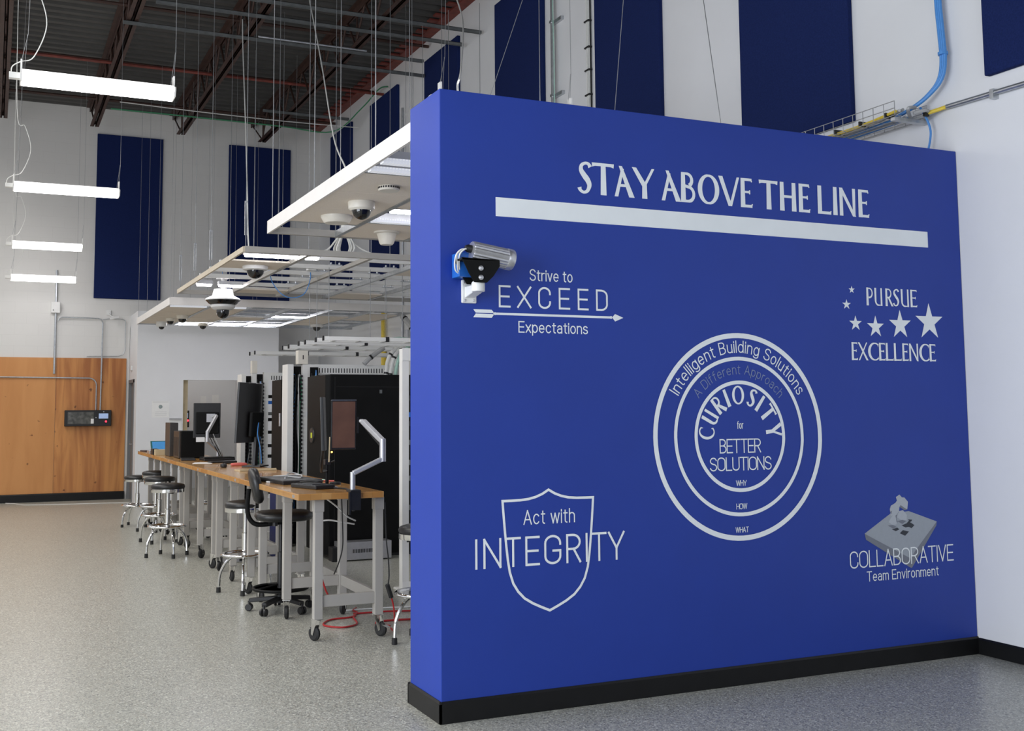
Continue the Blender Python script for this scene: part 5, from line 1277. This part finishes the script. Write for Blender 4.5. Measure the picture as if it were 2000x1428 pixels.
def runway(ya, yb, x0, x1, z, label):
    r = thing('ladder_runway', label, 'cable runway', ((x0+x1)/2, (ya+yb)/2, z), group='white ladder runways over the racks')
    for y in (ya, yb):
        s = obj('stringer', MB().box(x0, x1, y-.016, y+.016, z, z+.045), MT['white_steel'], r, True)
        obj('end_cap', MB().box(x0-.012, x0+.004, y-.020, y+.020, z-.004, z+.05), MT['black_plastic'], s, True, bevel=.002)
    x = x0+.18
    while x < x1:
        obj('rung', MB().box(x-.018, x+.018, ya+.016, yb-.016, z+.006, z+.030), MT['white_steel'], r, True); x += .30
    for x in (x0+.75, x0+1.5): obj('clip', MB().box(x-.02, x+.02, ya-.022, ya+.02, z-.006, z+.052), MT['black_plastic'], r, True)
    return r
def rods_on(r, xs, y, z):
    for x in xs: rod(r, x, y, z+.04, 3.26, .004)
ZR = 2.395
r1 = runway(6.44, 6.75, 1.20, 3.804, ZR, 'white ladder runway over the racks, nearest and longest looking')
r2 = runway(7.22, 7.51, 1.20, 3.804, ZR, 'white ladder runway over the racks, second from the front')
r3 = runway(8.00, 8.32, 1.20, 3.804, ZR-.008, 'white ladder runway over the racks, third from the front')
r4 = runway(9.92, 10.25, 1.20, 3.804, ZR+.01, 'white ladder runway over the racks, farthest, its end against the white office')
rods_on(r1, (1.35, 1.85, 2.25), 6.75, ZR); rods_on(r2, (1.42, 2.3), 7.51, ZR); rods_on(r3, (1.55, 2.6), 8.32, ZR)
# rack row supports under the runways
for x in (1.95, 2.35):
    pass
# cable bundles climbing from the rack tops to the runway
def hose(name, label, pts, r, m, ties=(), cat='cable bundle', group='pale cable bundles rising behind the black cabinet'):
    P = smooth_path(pts, 6)
    t = thing(name, label, cat, tuple(pts[0]), group=group)
    obj('sheath', MB().tube(P, r, 10), MT[m], t, True, smooth=True)
    for f in ties:
        i = int(f*(len(P)-1)); a = P[i]; d = (P[min(i+1, len(P)-1)]-P[max(i-1, 0)]).normalized()
        obj('cable_tie', MB().tube([a-d*.012, a+d*.012], r*1.12, 10), MT['cable_black'], t, True)
hose('cable_bundle', 'pale cable bundle with black ties, left of the group above the cabinet', [(2.02, 7.50, 2.18), (2.08, 7.50, 2.24), (2.18, 7.50, 2.32), (2.28, 7.50, 2.385)], .030, 'cable_grey', (.45,))
hose('cable_bundle', 'white cable bundle with black ties, second in the group above the cabinet', [(2.26, 7.38, 2.02), (2.27, 7.38, 2.10), (2.29, 7.38, 2.22), (2.35, 7.38, 2.33), (2.44, 7.38, 2.40)], .026, 'cable_white', (.2, .7))
hose('cable_bundle', 'white cable bundle with black ties, third in the group above the cabinet', [(2.31, 7.36, 2.02), (2.325, 7.36, 2.10), (2.35, 7.36, 2.22), (2.41, 7.36, 2.33), (2.50, 7.36, 2.40)], .026, 'cable_white', (.15, .62))
hose('cable_bundle', 'pale green cable bundle, rightmost of the group above the cabinet', [(2.375, 7.35, 2.02), (2.39, 7.35, 2.12), (2.42, 7.35, 2.24), (2.47, 7.35, 2.33), (2.56, 7.35, 2.40)], .022, 'pale_green', ())
for k, (x, lab) in enumerate(((2.45, 'bright bent conduit climbing behind the black cabinet, left one'), (2.56, 'bright conduit with the wide bend behind the black cabinet, right one'))):
    o = obj('conduit', MB().tube(smooth_path([(x, 7.30-k*.08, 1.3), (x, 7.30-k*.08, 2.16), (x+.03, 7.30-k*.08, 2.27), (x+.12, 7.30-k*.08, 2.35), (x+.25, 7.30-k*.08, 2.365), (x+.6, 7.30-k*.08, 2.37)], 6), .018, 12), MT['galv'], smooth=True); tag(o, lab, 'conduit', 'bent conduits behind the black cabinet')
# wire basket with blue cables running behind the racks on the right wall
t = thing('cable_basket', 'wire basket of blue and yellow cables behind the racks, below the runways', 'cable tray', (2.6, 10.9, 2.18))
mb = MB()
for z in (2.20, 2.25, 2.30): 
    mb.tube([(1.9, 10.8, z), (3.804, 10.8, z)], .004, 5)
for k in range(22): mb.tube([(1.95+k*.08, 10.8, 2.20), (1.95+k*.08, 10.8, 2.31)], .003, 5)
for k in range(5): mb.tube([(1.9, 10.8+k*.07, 2.20), (3.804, 10.8+k*.07, 2.20)], .003, 5)
obj('basket', mb, MT['wire_steel'], t, True)
for k, (c, dz) in enumerate((('cable_blue', .02), ('blue_plastic', .045), ('cable_yellow', .01), ('cable_blue', .06))):
    obj('cable', MB().tube(smooth_path([(1.9, 10.85+k*.06, 2.205+dz), (2.5, 10.83+k*.07, 2.21+dz), (3.1, 10.87+k*.05, 2.205+dz), (3.7, 10.85+k*.06, 2.21+dz)]), .016, 8), MT[c], t, True, smooth=True)
o = obj('cable_bundle', MB().tube(smooth_path([(3.76, 11.79, 3.35), (3.76, 11.79, 3.05), (3.76, 11.79, 2.60), (3.76, 11.79, 2.2)]), .045, 10), MT['cable_yellow'], smooth=True); tag(o, 'thick yellow cable bundle dropping down the right wall', 'cable bundle')
o = obj('conduit', MB().tube([(3.785, 10.95, 6.5), (3.785, 10.95, 2.0)], .018, 10), MT['galv'], smooth=True); tag(o, 'grey conduit on the right wall beside the yellow cable bundle', 'conduit')
o = obj('cable_bundle', MB().tube(smooth_path([(2.55, 9.1, 2.46), (2.80, 9.0, 2.53), (3.0, 9.0, 2.60), (3.25, 9.05, 2.585), (3.803, 9.2, 2.56)]), .035, 8), MT['pale_green'], smooth=True); tag(o, 'green cable bundle arching over the runways at the blue wall edge', 'cable bundle')
hose('cable_bundle', 'pale cable bundle with black ties coming down at the blue wall edge', [(3.49, 10.15, 3.03), (3.53, 10.08, 2.96), (3.58, 10.0, 2.86), (3.62, 9.95, 2.70), (3.64, 9.93, 2.46)], .045, 'cable_grey', (.2, .55, .9), group=None)
o = obj('switch_box', MB().box(3.72, XR-.001, 10.55, 10.66, 2.66, 2.86), MT['galv'], bevel=.004); tag(o, 'small grey switch box on the right wall beyond the runways', 'switch box')

# power supply on the floor in front of the cabinet
bb = thing('storage_bin', 'blue bin with a cream top standing behind the second bench, seen under its edge', 'bin', (.76, 6.75, 0))
obj('body', MB().box(.72, .80, 6.60, 6.90, 0, .72), mat('navy_plastic', (.008, .02, .14, 1), .5, noise=.1), bb, True, bevel=.01)
obj('lid', MB().box(.72, .80, 6.60, 6.90, .72, .93), MT['cream_plastic'], bb, True, bevel=.01)
pb = thing('power_strip', 'silver power strip on the floor under the third bench', 'power strip', (.30, 6.5, 0))
obj('case', MB().box(.12, .52, 6.48, 6.53, .002, .045), MT['silver'], pb, True, bevel=.004)
obj('outlets', MB().box(.30, .50, 6.4785, 6.4805, .012, .036), MT['black_plastic'], pb, True)
u = thing('metal_box', 'long low silver vented box on the floor before the big black cabinet', 'metal box', (1.55, 6.12, 0))
obj('case', MB().box(1.27, 1.86, 6.02, 6.22, .012, .20), MT['silver'], u, True, bevel=.004)
mb = MB()
for k in range(16): mb.box(1.42+k*.018, 1.430+k*.018, 6.0185, 6.0215, .085, .125)
obj('vent_slots', mb, MT['black_plastic'], u, True)
obj('end_block', MB().box(1.20, 1.272, 6.04, 6.20, .0, .15), MT['black_plastic'], u, True, bevel=.004)
for x in (1.32, 1.78): obj('foot', MB().box(x, x+.04, 6.04, 6.20, 0, .013), MT['rubber'], u, True)

# floor cords around the nearest bench
cable('cord', 'red cord looping on the floor under the nearest bench', [(.60, 3.33, .008), (.54, 3.22, .008), (.545, 3.12, .008), (.46, 2.96, .008), (.40, 2.68, .008), (.26, 2.60, .008), (.16, 2.74, .008), (.26, 2.92, .008), (.42, 2.95, .008), (.49, 3.00, .008)], .007, 'cable_red', cat='cord')
cable('cord', 'red cord running along the floor to the blue wall, nearer of the two', [(.60, 2.50, .008), (.545, 2.60, .008), (.56, 2.68, .008), (.70, 2.70, .008), (.95, 2.66, .008), (1.4, 2.6, .008)], .008, 'cable_red', cat='cord')
cable('cord', 'red cord running along the floor to the blue wall, farther of the two', [(.50, 3.08, .008), (.75, 3.07, .008), (1.0, 3.00, .008), (1.5, 2.95, .008)], .007, 'cable_red', cat='cord')
cable('cord', 'white cord on the floor behind the red ones', [(.48, 3.25, .007), (.75, 3.24, .007), (1.05, 3.18, .007), (1.5, 3.16, .007)], .006, 'cable_white', cat='cord')
cable('cord', 'red cord hanging down behind the front left leg of the nearest bench', [(.098, 2.60, .90), (.100, 2.62, .60), (.100, 2.62, .42), (.135, 2.63, .30), (.18, 2.66, .22)], .007, 'cable_red', cat='cord')
cable('cord', 'white cord hanging beside the red one under the nearest bench', [(.125, 2.80, .55), (.155, 2.80, .44), (.165, 2.80, .34), (.14, 2.78, .27)], .006, 'cable_white', cat='cord')
cable('cord', 'white cord slanting under the top of the nearest bench', [(.10, 2.5, .97), (.20, 2.55, .90), (.30, 2.62, .82), (.38, 2.66, .78)], .006, 'cable_white', cat='cord')
cable('cord', 'white cord stretched level under the nearest bench', [(.05, 2.6, .79), (.15, 2.6, .80), (.25, 2.62, .78), (.37, 2.66, .755)], .006, 'cable_white', cat='cord')
cable('cord', 'thin black cord hanging below the clamp of the monitor arm', [(.235, 2.55, .98), (.245, 2.55, .75), (.245, 2.55, .60), (.22, 2.57, .48), (.195, 2.60, .40)], .005, 'cable_black', cat='cord')
pw = thing('power_lead', 'black lead with an inline switch hanging at the right front leg of the nearest bench', 'cord', (.45, 2.15, 0))
obj('lead', MB().tube(smooth_path([(.455, 2.20, .95), (.458, 2.18, .70), (.468, 2.16, .55), (.470, 2.15, .44), (.460, 2.14, .37)]), .005, 6), MT['cable_black'], pw, True, smooth=True)
obj('inline_switch', MB().bar((.452, 2.14, .375), (.488, 2.15, .275), .030, .026), MT['black_plastic'], pw, True, bevel=.006)
obj('red_lead', MB().tube(smooth_path([(.488, 2.15, .28), (.51, 2.16, .20), (.53, 2.20, .08), (.56, 2.30, .012), (.58, 2.42, .008)]), .006, 6), MT['cable_red'], pw, True, smooth=True)

# ------------------------------------------------------------------ far wall: plywood, fire panel, conduits
def plysheet(x0, x1, m, label):
    o = obj('plywood_sheet', MB().box(x0, x1, YF-.022, YF-.001, .145, 2.595), MT[m]); tag(o, label, 'plywood sheet', 'plywood sheets on the far wall')
plysheet(-3.56, -1.122, 'ply_light', 'orange plywood sheet at the left edge, plain, without the black panel')
plysheet(-1.118, .105, 'ply_dark', 'darker streaked plywood sheet carrying the black control panel')
o = struct('trim_3', MB().box(XL, .11, YF-.054, YF-.001, 0.0, .143), MT['base_black'])
fp = thing('control_panel', 'black wall control panel with a window and a red light on the plywood', 'control panel', (-.555, YF-.022, 1.34))
yf = YF-.022
obj('case', MB().box(-.96, -.15, yf-.09, yf, 1.345, 1.638), MT['black_plastic'], fp, True, bevel=.008)
obj('window', MB().box(-.905, -.455, yf-.0925, yf-.0895, 1.388, 1.602), MT['smoke_glass'], fp, True)
obj('sticker', MB().box(-.508, -.456, yf-.0935, yf-.0923, 1.392, 1.480), MT['paper'], fp, True, label='white sticker at the window corner')
obj('display', MB().box(-.370, -.205, yf-.0925, yf-.0895, 1.482, 1.575), MT['lcd_blue'], fp, True)
obj('alarm_light', MB().lathe([(0, 0), (.018, 0), (.015, .006), (0, .008)], (-.243, yf-.09, 1.428), 14, rotx(PI/2)), MT['red_led'], fp, True, smooth=True, label='glowing red light')
for x, z in ((-.418, 1.50), (-.285, 1.607)): obj('keyhole', MB().lathe([(0, 0), (.010, 0), (0, .003)], (x, yf-.09, z), 12, rotx(PI/2)), MT['galv'], fp, True)
def conduit(pts, r, label, yy=YF-.035, k=8):
    o = obj('conduit', MB().tube([(p[0], yy, p[1]) for p in pts], r, 10), MT['galv'], smooth=True); tag(o, label, 'conduit', 'conduits on the far wall'); return o
conduit([(-1.155, 4.2), (-1.155, 2.30)], .020, 'vertical conduit through the pale box on the far wall')
jb = thing('junction_box', 'pale junction box on the vertical conduit above the plywood', 'junction box', (-1.16, YF-.03, 3.41))
obj('box', MB().box(-1.24, -1.085, YF-.10, YF-.001, 3.41, 3.61), MT['white_plastic'], jb, True, bevel=.008)
obj('knockout', MB().lathe([(0,0), (.012,0), (0,.002)], (-1.20, YF-.10, 3.46), 12, rotx(PI/2)), MT['galv_dark'], jb, True)
conduit([(-4.2, 2.255), (-.55, 2.225)] + [(-.55+.13*math.sin(a), 2.095+.13*math.cos(a)) for a in np.linspace(.15, PI/2, 6)] + [(-.42, 1.64)], .012, 'horizontal conduit bending down into the control panel', YF-.04)
conduit([(-.335, 3.25), (-.345, 1.64)], .014, 'vertical conduit running down into the control panel', YF-.06)
conduit([(-1.11, 3.27), (-1.09, 3.32), (-1.05, 3.335), (-.42, 3.33), (-.36, 3.31), (-.335, 3.25)], .012, 'thin conduit joining the two vertical conduits above the plywood', YF-.06)
conduit([(-.33, 3.31), (-.2, 3.335), (.02, 3.33), (.07, 3.30), (.075, 2.75), (.04, 2.67), (-.04, 2.635), (-.6, 2.625)], .008, 'thin looped wire conduit beside the white office corner', YF-.03)
t = thing('security_camera', 'small white camera on the far wall above the plywood', 'security camera', (-.21, YF-.001, 3.33))
obj('mount', MB().box(-.27, -.19, YF-.03, YF-.001, 3.40, 3.50), MT['white_plastic'], t, True, bevel=.004)
obj('arm', MB().tube([(-.23, YF-.03, 3.43), (-.20, YF-.12, 3.38), (-.12, YF-.16, 3.35)], .010, 8), MT['white_plastic'], t, True, smooth=True)
obj('body', MB().bar((-.22, YF-.17, 3.325), (-.06, YF-.16, 3.36), .05, .045), MT['white_plastic'], t, True, bevel=.008)
o = obj('cord', MB().tube(smooth_path([(-1.9, 15.72, .01), (-1.76, 15.6, .008), (-1.6, 15.25, .006), (-1.1, 15.1, .006), (-.4, 15.0, .006), (.1, 14.9, .006)]), .006, 6), MT['cable_white'], smooth=True); tag(o, 'pale cord lying on the floor in front of the plywood', 'cord')

# white office: posters, sign and what shows through the opening
t = thing('poster', 'white sheet with a small grey round picture on the office front', 'poster', (.60, BY0-.002, 1.50))
obj('sheet', MB().box(.432, .735, BY0-.003, BY0-.001, 1.500, 1.792), MT['paper'], t, True)
obj('picture', MB().lathe([(0, 0), (.034, 0), (.030, .0012), (0, .0012)], (.583, BY0-.003, 1.690), 20, rotx(PI/2)), mat('picture_grey', (.25, .30, .30, 1), .6, noise=.4, nscale=60), t, True)
mb = MB().box(.445, .720, BY0-.0036, BY0-.003, 1.772, 1.778)
for k in range(3): mb.box(.49, .69, BY0-.0036, BY0-.003, 1.598-k*.03, 1.602-k*.03)
obj('print', mb, mat('pale_print', (.52, .53, .54, 1), .7, noise=.05), t, True)
t = thing('wall_tray', 'white wall tray on the office front left of the opening', 'tray', (.885, BY0, 1.27))
obj('back', MB().box(.735, .950, BY0-.012, BY0-.001, 1.270, 1.485), MT['white_plastic'], t, True)
obj('rim', MB().box(.735, .950, BY0-.05, BY0-.012, 1.465, 1.485), MT['silver'], t, True)
o = obj('door_closer_box', MB().box(BX0-.03, BX0-.001, 15.45, 15.62, 2.36, 2.44), MT['white_plastic'], bevel=.003); tag(o, 'small white box over the grey door of the office', 'box')
o = obj('plywood_sheet', MB().box(1.19, 1.215, 16.0, 17.9, 1.1, 2.10), MT['ply_dark']); tag(o, 'plywood sheet inside the office, seen through its opening', 'plywood sheet')
o['group'] = 'plywood inside the office'
fp = thing('control_panel', 'black control panel with a red light inside the office opening', 'control panel', (1.22, 16.35, 1.30))
obj('case', MB().box(1.2155, 1.30, 16.05, 16.75, 1.30, 1.62), MT['black_plastic'], fp, True, bevel=.006)
obj('display', MB().box(1.222, 1.275, 16.046, 16.051, 1.48, 1.57), MT['lcd_blue'], fp, True)
obj('alarm_light', MB().lathe([(0,0), (.020,0), (0,.012)], (1.275, 16.05, 1.43), 12, rotx(PI/2)), MT['red_led'], fp, True, label='glowing red light')
for k, (x0, x1, z0, z1) in enumerate(((1.86, 1.98, 1.62, 1.92), (2.10, 2.24, 1.68, 1.95))):
    o = obj('poster', MB().box(x0, x1, YF+2.195, YF+2.199, z0, z1), MT['paper']); tag(o, ('narrow paper sheet on the back wall of the office', 'second paper sheet on the back wall of the office, right one')[k], 'poster')
area('office_fill', (1.6, 16.9, 3.15), (0, 0, 0), 1.2, .6, 13, (1, .98, .95))  # unseen light added to brighten the office interior

# ------------------------------------------------------------------ right wall runs
def wallthing(): pass
t = thing('conduit', 'vertical conduit with a green wire clamped to the right wall', 'conduit', (XR-.06, 5.70, 4.0))
obj('pipe', MB().tube([(XR-.062, 5.70, 3.0), (XR-.062, 5.70, 7.2)], .020, 12), MT['galv'], t, True, smooth=True)
obj('green_wire', MB().tube(smooth_path([(XR-.068, 5.655, 3.0), (XR-.068, 5.66, 4.6), (XR-.068, 5.65, 5.6), (XR-.07, 5.665, 6.4), (XR-.07, 5.66, 7.2)]), .007, 6), MT['pale_green'], t, True, smooth=True)
for z in (5.28, 6.17): obj('strut_clamp', MB().box(XR-.042, XR-.001, 5.52, 5.76, z-.02, z+.02).box(XR-.088, XR-.042, 5.675, 5.727, z-.015, z+.015), MT['galv'], t, True)
t = thing('cable_bundle', 'pale cable bundle strapped with black ties up the right wall', 'cable bundle', (XR-.03, 4.92, 4.0))
mb = MB()
for k in range(5): mb.tube(smooth_path([(XR-.022-.012*(k % 2), 4.90+k*.014, z) for z in np.linspace(3.4, 7.2, 12)]) , .009, 6)
obj('wires', mb, MT['cable_white'], t, True, smooth=True)
obj('dark_wire', MB().tube([(XR-.02, 4.885, 3.4), (XR-.02, 4.885, 7.2)], .008, 6), MT['cable_black'], t, True)
for z in (5.08, 5.36, 5.62, 5.92, 6.2, 6.5): obj('cable_tie', MB().box(XR-.052, XR-.008, 4.872, 4.972, z-.008, z+.008), MT['cable_black'], t, True)
o = obj('cable', MB().tube([(XR-.015, 4.78, 3.4), (XR-.015, 4.78, 7.2)], .007, 6), mat('mauve_cable', (.30, .22, .32, 1), .5, noise=.1)); tag(o, 'single mauve cable on the right wall at the edge of a navy panel', 'cable')
xw = XR-.06
t = thing('cable_bundle', 'thick blue cable bundle curving down the right wall into the basket tray', 'cable bundle', (xw, .05, 3.7))
for k, d in enumerate((-.016, 0, .016)):
    obj('blue_cable', MB().tube(smooth_path([(xw, .045+d, 6.5), (xw, .045+d, 4.9), (xw, .042+d, 4.43), (xw, .028+d, 4.20), (xw, .018+d, 3.99), (xw-.01, .045+d*.9, 3.86), (xw-.03, .13+d*.6, 3.775), (xw-.06, .235+d*.4, 3.715), (xw-.10, .40, 3.66)]), .0125, 8), MT['cable_blue'], t, True, smooth=True)
obj('velcro_tie', MB().tube([(xw, .018, 4.03), (xw, .0185, 4.05)], .034, 10), MT['cable_blue'], t, True)
cable('cable', 'single blue cable hanging in an arc below the basket tray end', [(xw-.02, .22, 3.71), (xw-.01, .185, 3.64), (xw, .160, 3.56), (xw, .155, 3.50), (xw, .175, 3.42), (xw, .21, 3.35), (xw, .25, 3.2)], .0085, 'cable_blue')
t = thing('conduit', 'horizontal grey conduit on the right wall, running off the right edge', 'conduit', (XR-.03, -.9, 3.65))
obj('pipe', MB().tube([(XR-.032, .03, 3.672), (XR-.032, -3.5, 3.615)], .017, 12), MT['galv'], t, True, smooth=True)
obj('pipe_strap', MB().box(XR-.052, XR-.001, -.365, -.335, 3.625, 3.690), MT['galv'], t, True)
obj('sweep_cables', MB().tube(smooth_path([(XR-.035, .03, 3.672), (XR-.05, .08, 3.665), (XR-.09, .14, 3.650)]), .014, 8), MT['cable_yellow'], t, True, smooth=True)
obj('black_tie', MB().box(XR-.125, XR-.085, .135, .155, 3.625, 3.665), MT['cable_black'], t, True)
# wire basket tray bracketed off the right wall
t = thing('basket_tray', 'wire basket tray of cables fixed to the right wall above the blue wall', 'cable tray', (3.6, .7, 3.64))
mb = MB(); x0, x1, y0, y1, z0, z1 = 3.47, 3.77, .20, 1.75, 3.625, 3.725
for x in np.linspace(x0, x1, 6): mb.tube([(x, y0, z0), (x, y1, z0)], .003, 5)
for z in (z0+.05, z1): 
    mb.tube([(x0, y0, z), (x0, y1, z)], .003, 5); mb.tube([(x1, y0, z), (x1, y1, z)], .003, 5)
for y in np.arange(y0, y1+.01, .1):
    mb.tube([(x0, y, z1), (x0, y, z0), (x1, y, z0), (x1, y, z1)], .003, 5)
obj('basket', mb, MT['wire_steel'], t, True)
obj('wall_bracket', MB().box(3.49, XR-.001, .22, .26, 3.598, 3.622), MT['galv'], t, True)
obj('wall_bracket', MB().box(3.49, XR-.001, 1.40, 1.44, 3.598, 3.622), MT['galv'], t, True)
for k in range(3): obj('cable', MB().tube(smooth_path([(3.50+k*.035, .22, 3.66+.01*k), (3.52+k*.03, .55, 3.645), (3.51+k*.04, 1.0, 3.638), (3.52+k*.035, 1.72, 3.637)]), .011, 7), MT[('cable_yellow', 'cable_white', 'cable_grey')[k]], t, True, smooth=True)
for k in range(3): obj('cable', MB().tube(smooth_path([(3.62+k*.04, .30, 3.65), (3.63+k*.035, .8, 3.637), (3.62+k*.04, 1.72, 3.637)]), .011, 7), MT[('cable_blue', 'cable_grey', 'cable_blue')[k]], t, True, smooth=True)
for y in (.30, .55, .80): obj('cable_tie', MB().box(3.485, 3.575, y, y+.012, 3.632, 3.668), MT['cable_black'], t, True)
obj('coiled_ends', MB().tube(smooth_path([(3.60, .16, 3.64), (3.68, .12, 3.66), (3.74, .18, 3.65), (3.70, .26, 3.63), (3.62, .22, 3.66), (3.58, .18, 3.68), (3.66, .20, 3.70)]), .013, 7), MT['cable_grey'], t, True, smooth=True)
